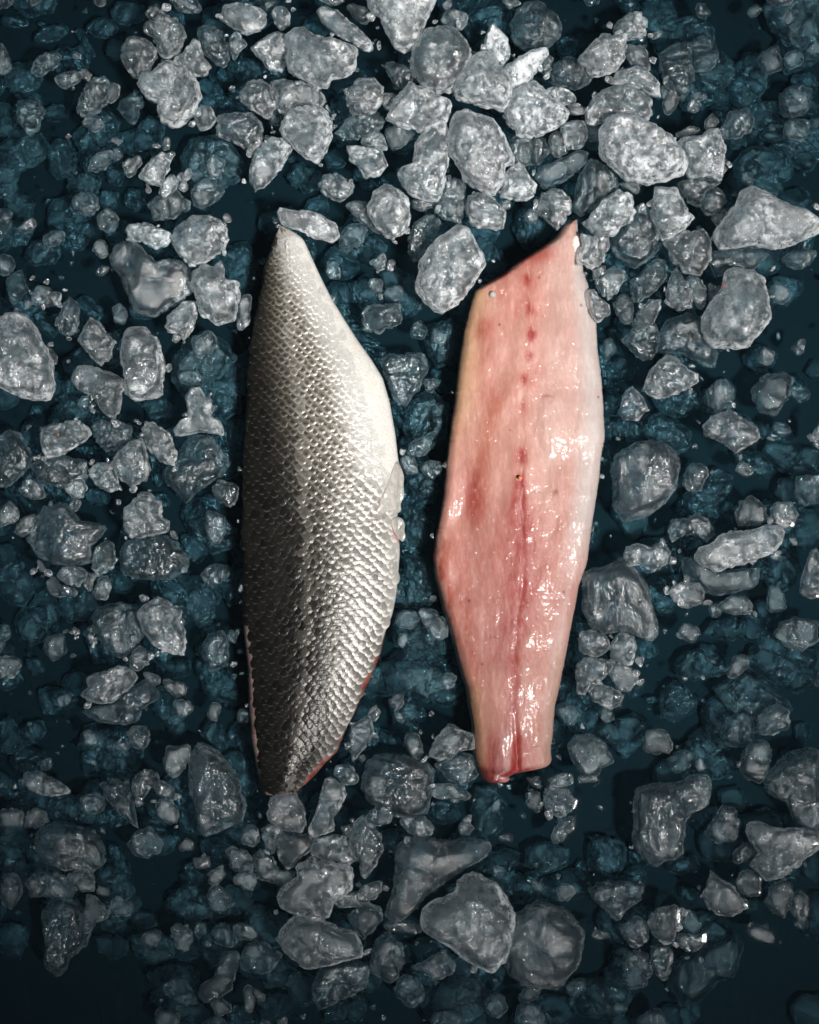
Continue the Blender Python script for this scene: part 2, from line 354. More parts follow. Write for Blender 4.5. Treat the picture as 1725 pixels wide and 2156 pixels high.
 ('s',0.3,'','','1644,975 1688,943 1729,946 1729,1007 1676,1002'),
 ('h',0.5,'','','1712,919 1725,898 1735,904 1735,946 1718,937'),
 ('s',0.2,'','','1376,834 1435,825 1476,810 1482,857 1441,881 1399,869'),
 ('s',0.15,'','','1288,887 1314,878 1358,887 1358,919 1323,931 1293,916'),
 ('s',0.2,'','','1282,692 1302,680 1311,704 1290,713'),
 ('s',0.1,'','','1267,716 1299,710 1314,739 1288,751 1267,739'),
 ('s',0.2,'','','1276,825 1296,816 1308,834 1296,857 1276,857'),
 ('s',0.25,'','','1576,733 1609,722 1641,739 1635,769 1594,769'),
 ('s',0.15,'','','1273,763 1311,751 1341,769 1335,798 1282,798'),
 ('m',0.25,'','','1491,595 1520,604 1511,627 1494,642'),
 ('m',0.3,'','','1550,1078 1559,1055 1582,1043 1609,1066 1620,1090 1597,1108 1556,1105'),
 ('h',0.45,'sparkling crumpled ice nugget','above the two-lobed oval chunk at right','1626,1072 1641,1057 1668,1057 1688,1084 1676,1102 1656,1109 1629,1096'),
 ('h',0.65,'two-lobed long oval ice chunk','right side, below the crumpled nugget','1467,1175 1479,1152 1508,1140 1514,1128 1547,1116 1579,1119 1609,1107 1641,1107 1651,1122 1644,1146 1623,1166 1579,1183 1514,1202 1476,1190'),
 ('h',0.45,'peanut-shaped clear ice piece','right of the pink fillet, left of the two-lobed chunk','1314,1169 1323,1152 1343,1144 1370,1152 1394,1143 1417,1163 1408,1187 1382,1203 1358,1196 1343,1190 1323,1194'),
 ('h',0.55,'bright crinkled ice nugget','below the two-lobed oval chunk','1411,1246 1420,1231 1444,1228 1473,1228 1485,1243 1486,1272 1452,1281 1426,1275'),
 ('m',0.4,'','','1405,1122 1417,1096 1447,1090 1470,1081 1500,1099 1508,1125 1488,1143 1467,1131 1441,1122 1420,1140'),
 ('h',0.4,'','','1514,1284 1523,1267 1547,1255 1576,1258 1587,1275 1585,1293 1550,1296'),
 ('m',0.3,'large flat dim ice slab',"touching the pink fillet's lower right edge",'1229,1208 1270,1196 1311,1178 1346,1208 1361,1237 1382,1302 1388,1331 1370,1351 1317,1328 1273,1334 1246,1317 1232,1284'),
 ('h',0.25,'clear oval piece','upper left of the five-piece ice flower beside the pink tail','1217,1343 1226,1331 1252,1328 1282,1343 1285,1367 1258,1384 1234,1381 1217,1364'),
 ('h',0.5,'','','1290,1361 1299,1337 1317,1333 1338,1343 1341,1387 1329,1405 1314,1406 1290,1387'),
 ('h',0.45,'','','1217,1405 1232,1387 1255,1384 1279,1393 1279,1420 1255,1443 1232,1464 1217,1461'),
 ('h',0.5,'','','1282,1417 1290,1396 1329,1405 1343,1417 1341,1437 1323,1458 1305,1458'),
 ('h',0.4,'lowest petal of the ice flower','beside the pink tail','1243,1461 1264,1437 1290,1446 1305,1461 1314,1467 1308,1490 1285,1495 1255,1479'),
 ('m',0.25,'','','1436,1178 1467,1172 1473,1193 1511,1205 1600,1196 1594,1237 1511,1255 1467,1237 1447,1216'),
 ('s',0.25,'','','1629,1175 1659,1152 1688,1175 1694,1205 1670,1231 1635,1225 1620,1202'),
 ('h',0.4,'glittering clear ice piece','cut by the right edge, level with the crinkled nugget','1691,1228 1700,1196 1712,1160 1725,1155 1735,1196 1729,1255 1706,1258 1691,1246'),
 ('m',0.4,'','','1423,1337 1441,1314 1470,1320 1478,1334 1458,1353 1435,1346'),
 ('s',0.3,'','','1485,1334 1508,1308 1541,1302 1576,1311 1576,1337 1541,1352 1500,1343'),
 ('m',0.25,'bowl-shaped dim ice piece','near the right edge, below the glittering one','1634,1334 1644,1314 1676,1302 1725,1308 1725,1349 1688,1371 1653,1361'),
 ('s',0.35,'large angular sunken ice slab','in dark water at lower right','1507,1452 1567,1417 1617,1446 1659,1473 1673,1496 1638,1526 1588,1555 1556,1514 1523,1476'),
 ('s',0.25,'','','1426,1399 1447,1373 1482,1367 1508,1396 1500,1426 1458,1437 1429,1426'),
 ('s',0.25,'','','1573,1387 1609,1373 1653,1381 1688,1402 1670,1440 1629,1440 1579,1408'),
 ('s',0.2,'','','1397,1464 1423,1437 1450,1446 1470,1470 1470,1502 1423,1523 1394,1514'),
 ('s',0.2,'','','1491,1538 1500,1505 1535,1496 1564,1529 1582,1561 1550,1579 1511,1579'),
 ('s',0.2,'','','1485,1602 1511,1591 1544,1596 1559,1617 1526,1638 1488,1632'),
 ('s',0.1,'','','1246,1538 1285,1520 1335,1505 1373,1526 1349,1555 1311,1573 1264,1561'),
 ('m',0.4,'large jagged grey ice block','cut by the right edge at lower right','1612,1638 1629,1623 1659,1593 1700,1579 1729,1582 1729,1744 1688,1747 1670,1720 1659,1691 1635,1679 1615,1667'),
 ('s',0.2,'','','1361,1473 1382,1467 1394,1482 1370,1490'),
 ('m',0.4,'blunt grey ice chunk',"right of the pink fillet's tail end",'1197,1572 1215,1550 1250,1548 1275,1565 1292,1605 1270,1618 1262,1632 1230,1638 1210,1610'),
 ('h',0.45,'','','1217,1644 1226,1635 1258,1635 1260,1648 1223,1652'),
 ('s',0.2,'','','1394,1205 1435,1202 1438,1219 1420,1234 1394,1231'),
 ('s',0.2,'','','1597,1267 1629,1261 1665,1272 1653,1302 1623,1314 1600,1293'),
 ('m',0.45,'big bottle-shaped ice block','with a frosty upper corner, lower right','1336,1705 1343,1664 1382,1652 1432,1655 1461,1635 1494,1639 1497,1676 1488,1702 1458,1708 1444,1741 1438,1782 1444,1794 1423,1808 1405,1811 1382,1828 1358,1811 1338,1782'),
 ('m',0.3,'','','1483,1758 1500,1732 1523,1697 1550,1702 1561,1735 1550,1767 1517,1778 1494,1770'),
 ('h',0.45,'waisted wide ice chunk','at the lower right edge, under the jagged block','1575,1758 1579,1735 1603,1733 1635,1747 1688,1747 1729,1753 1729,1782 1688,1811 1644,1847 1612,1853 1582,1823 1600,1800'),
 ('h',0.3,'clear arrowhead ice piece','with a glittering rim, lower right','1483,1888 1494,1862 1500,1838 1523,1853 1547,1870 1570,1900 1575,1915 1535,1931 1511,1926 1494,1915'),
 ('h',0.35,'','','1554,1862 1567,1841 1588,1835 1603,1853 1607,1891 1579,1894 1559,1879'),
 ('h',0.3,'dark clear ice pebble','with a pale rim, below the arrowhead piece','1367,1950 1373,1926 1399,1915 1420,1912 1432,1917 1429,1956 1423,1988 1399,1991 1379,1971'),
 ('h',0.45,'','','1427,1988 1432,1971 1461,1973 1486,1973 1485,1991 1470,2009 1447,2009'),
 ('m',0.25,'','','1573,1965 1582,1947 1603,1947 1629,1968 1629,1985 1597,1982'),
 ('m',0.2,'','','1245,1876 1261,1862 1305,1859 1358,1867 1349,1900 1320,1920 1302,1940 1276,1920 1249,1897'),
 ('s',0.25,'','','1420,1829 1435,1811 1470,1806 1485,1817 1473,1844 1435,1850'),
 ('m',0.2,'','','1612,1900 1623,1870 1653,1850 1670,1867 1668,1906 1653,1934 1629,1923'),
 ('m',0.2,'','','1668,1888 1682,1873 1703,1891 1703,1935 1679,1935 1665,1920'),
 ('m',0.25,'','','1317,2009 1343,2003 1367,2012 1376,2044 1358,2080 1329,2085 1314,2059'),
 ('m',0.3,'','','1370,1991 1411,1994 1417,2012 1411,2041 1401,2071 1379,2047 1373,2024'),
 ('s',0.2,'round sunken ice lump','at the bottom edge, right of centre','1217,2082 1234,2071 1276,2065 1314,2077 1332,2103 1326,2130 1299,2153 1234,2147 1199,2124'),
 ('s',0.2,'large pale-streaked sunken ice slab','in the lower right corner beside bare tray','1411,2077 1423,2035 1482,1997 1550,1973 1570,1997 1550,2059 1511,2077 1482,2112 1438,2124'),
 ('m',0.3,'','','1060,2000 1080,1930 1130,1905 1190,1915 1230,1960 1220,2030 1180,2080 1110,2080 1070,2050'),
 ('s',0.2,'','','1246,1770 1276,1767 1314,1794 1311,1838 1282,1847 1258,1823'),
 ('s',0.15,'','','1641,1714 1668,1714 1676,1744 1635,1744'),
 ('s',0.2,'','','1694,1817 1729,1806 1729,1867 1703,1853'),
 ('h',0.5,'fan-ribbed tiny ice nugget','lower right of centre, alone in dark water','1173,1878 1186,1866 1210,1869 1216,1884 1198,1902 1181,1902'),
 ('s',0.2,'','','1293,1953 1314,1947 1329,1962 1320,1979 1299,1973'),
 ('s',0.1,'','','1435,1873 1482,1879 1482,1909 1444,1903'),
 ('s',0.2,'','','1703,1947 1729,1941 1729,1988 1709,1971'),
 ('s',0.2,'','','1564,1906 1603,1900 1606,1929 1573,1932'),
 ('m',0.35,'big grooved dim ice block',"between the two fillets' lower ends",'761,1660 771,1610 792,1591 857,1592 898,1607 915,1631 907,1669 898,1713 857,1725 804,1710 771,1684'),
 ('h',0.5,'caterpillar-shaped ice piece','below left of the pink tail end','907,1672 918,1654 954,1654 992,1675 989,1689 957,1688 915,1684'),
 ('h',0.45,'bracket-shaped cloudy ice piece',"left of the pink fillet's tail",'904,1592 918,1557 945,1527 998,1548 1001,1577 960,1586 951,1605 927,1604'),
 ('h',0.25,'','','848,1563 857,1548 883,1548 889,1572 892,1589 880,1603 865,1592 857,1575'),
 ('m',0.45,'','','815,1474 827,1463 848,1460 854,1480 839,1494 824,1486'),
 ('m',0.25,'','','915,1610 968,1583 1001,1595 1007,1633 980,1654 945,1642'),
 ('h',0.4,'bright-rimmed clear ice nugget','under the big grooved block','840,1737 848,1725 892,1722 915,1745 913,1760 889,1766 859,1757'),
 ('h',0.45,'','','966,1742 983,1723 1001,1748 989,1763 971,1757'),
 ('s',0.25,'','','898,1719 915,1689 963,1689 974,1725 939,1740 913,1734'),
 ('s',0.25,'','','995,1716 1004,1663 1039,1660 1066,1698 1060,1751 1042,1768 1004,1760'),
 ('m',0.2,'','','1107,1672 1119,1658 1139,1669 1142,1701 1131,1713 1110,1695'),
 ('h',0.4,'upper lump of the pair','hanging below right of the pink tail','1145,1692 1148,1669 1163,1660 1198,1666 1216,1686 1207,1713 1181,1726 1157,1713'),
 ('h',0.4,'','','1163,1766 1178,1731 1210,1719 1207,1751 1181,1781 1166,1778'),
 ('m',0.3,'','','1151,1645 1175,1631 1207,1628 1207,1651 1175,1660 1148,1666'),
 ('m',0.25,'','','1107,1636 1136,1633 1139,1660 1122,1657'),
 ('h',0.6,'big cloudy round ice boulder','bottom centre, the largest there','890,1955 895,1915 920,1895 960,1880 965,1855 995,1838 1045,1865 1080,1925 1075,1990 1060,2025 1030,2043 1000,2030 950,1995 905,1970'),
 ('m',0.4,'sprawling fused ice mass','bottom centre, above left of the cloudy boulder','833,1801 845,1775 886,1763 945,1772 1004,1769 1036,1775 1019,1807 980,1828 945,1854 915,1878 892,1896 842,1946 812,1925 830,1878 836,1831'),
 ('s',0.3,'','','1024,1810 1063,1793 1101,1801 1092,1825 1077,1849 1048,1860 1027,1843'),
 ('s',0.3,'','','1107,1787 1151,1772 1198,1793 1198,1831 1145,1846 1110,1828'),
 ('h',0.35,'','','739,1530 756,1516 780,1513 786,1548 768,1577 742,1607 736,1572'),
 ('h',0.45,'','','774,1498 792,1486 801,1504 789,1522 774,1510'),
 ('s',0.2,'','','789,1536 827,1542 851,1572 809,1577 795,1557'),
 ('s',0.3,'','','871,1495 889,1495 886,1524 874,1516'),
 ('H',0.2,'clear arched ice piece',"against the silver fillet's dark lower end",'563,1702 573,1679 599,1672 623,1673 638,1705 644,1744 632,1755 602,1753 564,1732'),
 ('h',0.5,'tall booted ice piece',"right of the silver fillet's lower tip",'676,1676 685,1644 697,1639 723,1655 729,1676 717,1705 703,1726 703,1747 679,1761 661,1764 648,1747 661,1720'),
 ('h',0.4,'','','701,1635 708,1617 738,1614 756,1646 753,1655 723,1654'),
 ('h',0.6,'','','545,1750 579,1738 602,1753 582,1764 576,1806 558,1788'),
 ('h',0.35,'','','579,1773 591,1758 620,1755 655,1761 658,1794 623,1817 620,1829 602,1836 585,1814'),
 ('h',0.5,'slanted brick-like ice piece','below the tall booted piece','653,1791 661,1767 723,1761 738,1794 753,1817 738,1826 694,1817 655,1803'),
 ('h',0.45,'fang-shaped ice piece','pointing down, left of the sprawling fused mass','735,1776 744,1735 764,1720 782,1741 803,1758 806,1788 791,1823 770,1853 759,1847 756,1817 738,1794'),
 ('h',0.4,'','','769,1723 788,1705 812,1699 829,1711 823,1735 797,1744 779,1735'),
 ('h',0.4,'','','717,1744 744,1738 738,1767 723,1764'),
 ('m',0.3,'','','533,1806 549,1788 573,1806 591,1835 620,1835 614,1853 591,1864 546,1853 538,1829'),
 ('h',0.55,'large rugged ice boulder','bottom, left of centre, above the saddle-shaped one','583,1891 599,1870 629,1850 623,1829 655,1808 694,1817 735,1829 742,1847 735,1882 703,1900 694,1929 661,1941 620,1926 591,1912'),
 ('h',0.45,'','','697,1900 714,1888 753,1882 767,1867 803,1857 806,1873 791,1897 753,1912 714,1915'),
 ('h',0.5,'saddle-shaped broad ice chunk','bottom, left of centre','582,1976 599,1956 620,1935 644,1929 685,1938 714,1956 750,1965 762,1997 762,2015 703,2029 655,2038 632,2032 602,2006'),
 ('m',0.35,'','','732,1932 747,1912 776,1903 803,1912 803,1941 767,1982 747,1965'),
 ('m',0.25,'','','801,1950 826,1938 871,1941 891,1956 885,1966 826,1962'),
 ('m',0.25,'','','782,2009 797,1979 820,1968 847,1991 853,2024 838,2059 820,2071 782,2053'),
 ('m',0.35,'large dim boxy ice piece','below the saddle-shaped chunk','658,2082 673,2038 738,2029 776,2035 776,2071 762,2088 714,2112 673,2133 661,2118'),
 ('m',0.5,'','','865,2038 900,2021 935,2000 956,2029 956,2050 912,2068 894,2053'),
 ('s',0.3,'','','685,2141 708,2118 762,2097 770,2118 764,2159 688,2159'),
 ('m',0.35,'','','473,1794 490,1782 517,1788 535,1817 529,1841 505,1838 485,1829'),
 ('m',0.3,'','','490,1850 505,1838 541,1841 541,1859 529,1876 496,1862'),
 ('s',0.2,'','','473,1867 526,1876 532,1900 520,1928 496,1920 473,1903'),
 ('m',0.15,'','','507,1758 523,1735 546,1741 546,1773 532,1785 511,1776'),
 ('s',0.2,'','','532,2029 555,2012 605,2029 635,2059 614,2088 561,2088 538,2059'),
 ('s',0.2,'','','523,1941 561,1929 591,1959 585,1985 555,1997 538,1979'),
 ('m',0.35,'','','511,2085 520,2071 535,2077 538,2112 529,2135 517,2124'),
 ('m',0.2,'','','535,2077 561,2094 558,2109 538,2100'),
 ('s',0.15,'','','538,2112 570,2100 602,2103 620,2124 597,2159 549,2159'),
 ('s',0.2,'','','918,2100 932,2077 981,2059 1018,2077 1033,2112 1012,2147 974,2162 926,2156 912,2130'),
 ('s',0.15,'','','835,2059 885,2044 921,2065 897,2100 853,2103'),
 ('s',0.1,'','','847,1997 891,1985 903,2003 885,2024 853,2024'),
 ('m',0.55,'tall ice lump frosted at its lower end',"left of the silver fillet's lower tip",'398,1600 420,1568 460,1590 500,1635 516,1700 510,1730 488,1740 470,1747 430,1763 412,1740 420,1720 404,1680 398,1640'),
 ('m',0.3,'','','343,1600 350,1572 400,1572 398,1610 365,1640 350,1630'),
 ('h',0.45,'long crumbly ice oval','lower left, with a rippled surface','41,1644 50,1629 82,1629 112,1644 141,1661 141,1673 100,1680 65,1670 44,1655'),
 ('h',0.25,'','','275,1655 283,1635 306,1623 327,1629 336,1644 315,1661 298,1685 277,1685'),
 ('h',0.25,'','','320,1661 336,1646 362,1661 373,1679 362,1688 330,1679'),
 ('h',0.2,'clear capsule-shaped ice piece','with a bright rim, lower left','324,1699 339,1683 359,1688 376,1717 368,1738 348,1738 327,1720'),
 ('m',0.25,'','','209,1652 236,1641 271,1646 277,1676 286,1714 289,1744 259,1723 236,1697 218,1676'),
 ('s',0.2,'','','289,1764 292,1729 327,1723 348,1758 312,1758'),
 ('m',0.35,'','','50,1741 56,1711 74,1701 97,1711 105,1732 71,1744'),
 ('m',0.3,'large clear rounded ice boulder','lower left, with a glinting white fold','69,1773 82,1747 112,1732 159,1741 191,1750 215,1785 218,1817 189,1841 141,1835 115,1829 82,1811 71,1791'),
 ('m',0.5,'','','141,1841 177,1826 200,1847 200,1876 174,1879 147,1862'),
 ('m',0.25,'','','53,1862 68,1841 118,1838 147,1853 161,1876 150,1892 103,1890 62,1891'),
 ('m',0.3,'long-necked glassy ice chunk','lower left, jutting over bare dark tray','87,1926 100,1906 124,1894 159,1900 177,1935 189,1971 177,1997 141,2021 138,2041 118,2059 97,2050 88,2024 94,1997 87,1959'),
 ('m',0.35,'','','161,1938 177,1912 183,1884 200,1888 215,1906 228,1920 221,1938 203,1944 194,1962 177,1966'),
 ('s',0.3,'smooth blue-grey sunken ice lump','lower left, right of the clear rounded boulder','203,1835 224,1829 259,1847 280,1882 256,1906 233,1912 206,1891 200,1864'),
 ('s',0.25,'','','206,1947 230,1929 259,1926 259,1959 236,1972 212,1965'),
 ('s',0.2,'','','189,1982 236,1976 265,1988 262,2018 233,2032 206,2012'),
 ('s',0.25,'','','271,1938 283,1923 321,1932 327,1959 295,1968 274,1962'),
 ('s',0.25,'','','268,1982 324,1965 362,1988 362,2024 318,2038 286,2024'),
 ('m',0.25,'','','358,1962 368,1947 395,1947 407,1976 392,2003 371,1997'),
 ('s',0.25,'','','412,1971 442,1947 501,1956 508,1997 483,2012 442,2047 418,2012'),
 ('m',0.35,'club-shaped upright ice piece','near the bottom edge, left of centre','415,2094 424,2074 451,2059 460,2029 477,2009 498,2009 501,2041 486,2088 460,2106 427,2115'),
 ('m',0.35,'','','443,2115 465,2100 489,2115 486,2133 460,2138'),
 ('s',0.25,'','','327,2135 345,2112 392,2112 436,2130 439,2159 330,2159'),
 ('s',0.2,'','','306,2059 339,2041 377,2038 409,2059 409,2094 354,2106 318,2088'),
 ('s',0.2,'','','354,1900 383,1870 436,1867 483,1894 501,1929 442,1941 377,1935 354,1915'),
 ('m',0.3,'','','377,1782 392,1764 412,1773 407,1788 383,1792'),
 ('m',0.3,'','','407,1806 442,1803 442,1826 412,1829'),
 ('m',0.25,'','','436,1841 471,1817 477,1841 457,1867 442,1864'),
 ('s',0.2,'','','383,1823 407,1820 436,1847 442,1867 404,1870 383,1847'),
 ('s',0.2,'','','106,1702 138,1679 165,1676 200,1702 203,1735 165,1738 112,1714'),
 ('s',0.2,'','','-6,1782 32,1788 53,1829 53,1873 15,1876 -6,1870'),
 ('s',0.2,'','','-6,1720 18,1688 44,1705 41,1744 12,1767 -6,1764'),
 ('s',0.15,'','','35,1782 68,1758 71,1808 53,1820'),
 ('s',0.15,'','','218,1782 245,1782 259,1817 230,1823'),
 ('s',0.2,'','','342,1758 371,1750 377,1782 351,1788'),
 ('m',0.5,'large mottled ice cluster',"left side, level with the fillets' middles",'56,1137 74,1096 88,1069 141,1060 165,1096 206,1102 224,1110 191,1149 189,1181 147,1191 112,1187 77,1169'),
 ('h',0.65,'frosty ice block with a dark window',"left of the silver fillet's middle",'259,1096 262,1069 277,1057 289,1037 312,1040 339,1060 336,1087 352,1096 351,1119 306,1128 274,1134 262,1113'),
 ('m',0.4,'broad dim ice dome','under the frosty block with the dark window','253,1160 268,1137 312,1127 348,1128 374,1146 395,1172 389,1199 354,1219 289,1216 256,1208 250,1178'),
 ('h',0.5,'thick slanted oval ice slab','left, below the axe-head piece','168,1464 183,1449 180,1429 203,1420 245,1404 271,1411 289,1429 265,1452 236,1479 212,1486 183,1476'),
 ('h',0.55,'glassy axe-head ice piece','with bright facets, left of the silver fillet','289,1290 312,1269 333,1259 359,1269 380,1284 377,1308 392,1352 386,1381 365,1378 324,1358 303,1334 292,1314'),
 ('m',0.35,'','','191,1302 206,1284 250,1269 286,1284 298,1337 280,1373 250,1387 218,1367 203,1337'),
 ('h',0.5,'small bright oval ice nugget','left side, below the mottled cluster','115,1216 127,1196 147,1191 177,1202 177,1222 159,1237 133,1228'),
 ('m',0.25,'','','97,1225 112,1211 127,1231 159,1240 165,1255 118,1259 103,1246'),
 ('h',0.4,'','','193,1249 203,1216 224,1214 230,1237 221,1264 197,1262'),
 ('m',0.2,'','','175,1234 183,1202 200,1211 197,1237 189,1246'),
 ('m',0.35,'','','191,1196 200,1155 224,1134 239,1149 246,1178 236,1196 206,1214'),
 ('h',0.4,'','','270,1390 277,1370 292,1362 318,1376 315,1390 289,1414 271,1408'),
 ('m',0.3,'','','174,1502 191,1487 224,1487 250,1470 283,1443 318,1426 330,1473 295,1496 283,1520 247,1526 200,1520'),
 ('m',0.45,'','','300,1417 312,1411 339,1426 336,1443 318,1437'),
 ('m',0.35,'','','342,1429 368,1434 392,1440 389,1464 371,1468 348,1449'),
 ('s',0.25,'','','156,1576 183,1543 224,1538 259,1561 265,1594 224,1608 189,1602'),
 ('m',0.2,'','','265,1546 283,1529 309,1529 318,1552 306,1579 283,1576'),
 ('s',0.3,'','','32,1308 44,1293 71,1281 97,1314 100,1349 59,1364 41,1343'),
 ('s',0.25,'','','97,1470 109,1455 147,1455 159,1479 144,1496 109,1496'),
 ('s',0.25,'','','32,1549 56,1523 85,1520 91,1543 71,1570 41,1576'),
 ('s',0.15,'','','380,1255 433,1231 451,1267 442,1314 418,1325 389,1296'),
 ('s',0.2,'','','430,1231 442,1202 468,1187 486,1202 483,1225 445,1243'),
 ('h',0.5,'','','147,1328 153,1320 165,1328 156,1340'),
 ('h',0.4,'','','186,1352 197,1343 203,1355 191,1361'),
 ('s',0.25,'','','-6,1408 18,1396 41,1432 35,1446 9,1458 -6,1455'),
 ('s',0.25,'','','35,1617 44,1602 68,1598 97,1617 77,1632 44,1629'),
 ('m',0.25,'','','-6,1078 18,1054 41,1078 35,1102 12,1102 -6,1113'),
 ('m',0.2,'','','27,1122 44,1093 74,1081 71,1116 50,1134'),
 ('s',0.2,'','','324,1399 398,1390 401,1426 354,1432 327,1417'),
 ('s',0.25,'','','418,1549 442,1517 471,1538 483,1573 457,1594'),
 ('s',0.2,'','','348,1514 377,1502 392,1538 362,1561 351,1541'),
 ('s',0.25,'','','-6,1526 9,1511 32,1538 44,1579 18,1591 -6,1588'),
 ('s',0.2,'','','44,1390 77,1390 88,1417 59,1426'),
 ('s',0.2,'','','460,1458 498,1455 501,1487 471,1493'),
 ('s',0.15,'','','409,1393 442,1390 460,1426 436,1449 412,1432'),
 ('s',0.2,'','','395,1096 424,1084 471,1096 495,1116 489,1155 442,1166 407,1137'),
 ('h',0.4,'','','336,1373 345,1367 351,1378 339,1380'),
 ('h',0.4,'','','74,1178 85,1181 97,1206 80,1202'),
 ('h',0.6,'large cloudy ice boulder','cut by the left edge','-12,686 12,666 35,660 56,666 77,692 94,728 109,757 113,813 100,839 47,835 0,816 -12,804'),
 ('m',0.4,'','','91,730 109,733 124,751 118,769 103,757'),
 ('h',0.35,'small almond-shaped clear ice piece','left, above the large cloudy boulder','59,624 77,595 94,599 128,617 118,636 91,645 65,639'),
 ('m',0.3,'','','115,680 127,648 147,624 165,639 165,698 141,707 121,698'),
 ('s',0.15,'','','59,648 82,645 109,675 118,704 97,710 68,677'),
 ('h',0.3,'kite-shaped clear ice piece','left of the upright frosted block','161,713 180,683 189,666 206,677 224,704 239,716 233,748 209,767 189,751'),
 ('h',0.35,'hooked tooth-like ice piece','pointing down, left of the upright frosted block','147,798 162,772 189,770 224,784 261,798 256,837 242,882 224,875 203,851 200,834 165,822'),
 ('h',0.55,'upright frosted ice block','rectangular, left of the silver fillet','253,742 259,707 274,692 303,692 330,713 336,733 346,775 339,831 312,839 277,842 262,822 259,772'),
 ('h',0.6,'white ragged ice tooth',"left of the silver fillet's upper part",'345,680 359,657 383,635 412,633 412,663 404,689 386,716 374,701 351,698'),
 ('h',0.5,'bell-shaped ice piece','wide-footed, left of the silver fillet','364,904 377,884 396,875 389,837 398,817 418,816 439,837 448,860 445,875 460,884 470,915 415,907 371,916'),
 ('m',0.5,'large frost-patched sunken ice block',"left of the silver fillet's upper part",'230,554 233,539 245,515 265,507 295,515 312,539 330,554 351,545 383,548 401,577 404,607 377,636 324,663 283,657 265,613 250,574'),
 ('h',0.55,'cloudy ice chunk with a round knob',"next to the silver fillet's upper left edge",'404,601 407,568 430,557 448,560 465,546 474,563 471,586 498,592 504,624 495,669 454,680 424,657'),
 ('m',0.35,'','','500,640 510,620 528,620 530,665 520,690 498,700'),
 ('s',0.3,'','','361,798 365,751 383,722 427,698 471,716 495,751 460,795 418,816 386,834 371,819'),
 ('s',0.25,'','','433,810 460,795 501,804 501,863 471,878 448,851'),
 ('h',0.45,'ice chunk with a rusty orange fleck','left side, rounded and clear','84,934 85,901 115,890 159,885 180,898 189,913 177,928 133,954 97,965'),
 ('m',0.25,'','','191,898 212,884 250,884 274,901 277,922 250,946 224,951 200,925'),
 ('h',0.45,'','','295,904 303,887 324,890 354,913 370,951 365,978 336,972 312,948'),
 ('h',0.4,'bubbly pitted ice piece','left, beside the white egg-like lump','230,975 245,951 277,928 298,922 309,957 312,987 306,1010 277,1025 250,1007'),
 ('h',0.65,'white egg-like ice lump','with a round spot, left side','178,990 200,975 233,972 245,1007 247,1031 230,1037 200,1022 183,1004'),
 ('m',0.25,'','','63,981 88,963 141,960 177,972 183,999 165,1022 124,1027 80,1010'),
 ('h',0.55,'','','130,1025 147,1007 168,1007 180,1028 168,1049 150,1050'),
 ('m',0.2,'','','40,1034 59,999 88,1022 97,1046 68,1052'),
 ('m',0.3,'large angular clear ice slab','below the bell-shaped piece, beside the silver fillet','340,999 365,963 398,916 442,919 480,975 460,1007 421,1028 389,1059 368,1040 348,1019'),
 ('s',0.2,'','','312,966 339,975 342,1010 330,1031 315,1010'),
 ('m',0.3,'','','-6,919 18,901 41,916 68,960 59,987 18,1022 -6,1025'),
 ('s',0.2,'','','124,757 165,728 189,763 165,778 133,784'),
 ('s',0.2,'','','100,878 127,837 177,831 206,866 206,884 141,884'),
 ('s',0.2,'','','298,848 339,834 365,857 351,884 312,887'),
 ('m',0.3,'','','68,963 85,957 94,966 74,971'),
 ('s',0.35,'large blue-grey sunken ice oval','near the left edge, upper part','8,345 15,313 43,285 80,273 100,295 95,323 70,340 30,355'),
 ('s',0.25,'','','63,73 83,48 125,40 140,55 113,78 75,83'),
 ('s',0.25,'','','135,400 140,370 175,358 208,370 203,400 165,418'),
 ('s',0.25,'','','180,250 195,230 225,225 245,250 238,288 208,303 185,288'),
 ('s',0.2,'','','288,260 305,240 333,238 343,270 335,300 300,315 273,300'),
 ('m',0.35,'foamy cluster-like ice piece','upper left, left of the heart-shaped chunk','160,225 173,185 195,160 218,160 233,180 223,218 195,240 165,245'),
 ('m',0.45,'','','163,153 180,146 195,158 188,173 170,165'),
 ('m',0.5,'','','228,195 238,175 253,180 250,205 235,218 223,213'),
 ('s',0.45,'','','150,55 163,50 190,90 198,115 180,108 160,75'),
 ('s',0.2,'','','175,50 195,28 225,28 245,55 225,73 190,70'),
 ('s',0.3,'','','228,20 240,-5 295,-5 300,33 265,45 240,40'),
 ('m',0.35,'','','258,348 270,335 293,325 300,340 283,368 268,375'),
 ('h',0.7,'white-sided ice wedge','upper left, above the small white tooth','289,368 308,340 338,315 355,333 350,360 335,386 310,383'),
 ('h',0.85,'small white tooth of ice','upper left, under the white-sided wedge','330,403 343,375 360,360 373,373 373,390 358,405 340,415'),
 ('m',0.45,'','','375,398 385,373 395,350 408,368 395,385 398,400 388,404'),
 ('s',0.3,'','','380,330 400,290 440,280 480,290 505,330 500,375 460,400 410,398 385,370'),
 ('m',0.35,'','','310,430 325,415 370,400 398,423 398,438 363,458 323,463'),
 ('h',0.85,'solid white pillow of ice','left of the smooth round lens-like chunk','260,483 270,468 300,464 328,475 360,490 350,515 323,520 295,508 263,503'),
 ('h',0.45,'smooth round lens-like ice chunk',"upper left of the silver fillet's tip",'360,505 372,478 400,457 440,450 470,470 480,500 465,530 430,552 400,555 375,535'),
 ('m',0.5,'','','235,298 243,289 258,298 250,309'),
 ('m',0.4,'','','343,308 348,290 360,290 358,315 345,318'),
 ('m',0.4,'','','138,290 145,280 155,288 145,296'),
 ('s',0.25,'','','5,140 30,125 65,120 83,150 70,175 30,185 5,175'),
 ('s',0.25,'','','18,225 23,210 40,213 63,230 50,248 23,245'),
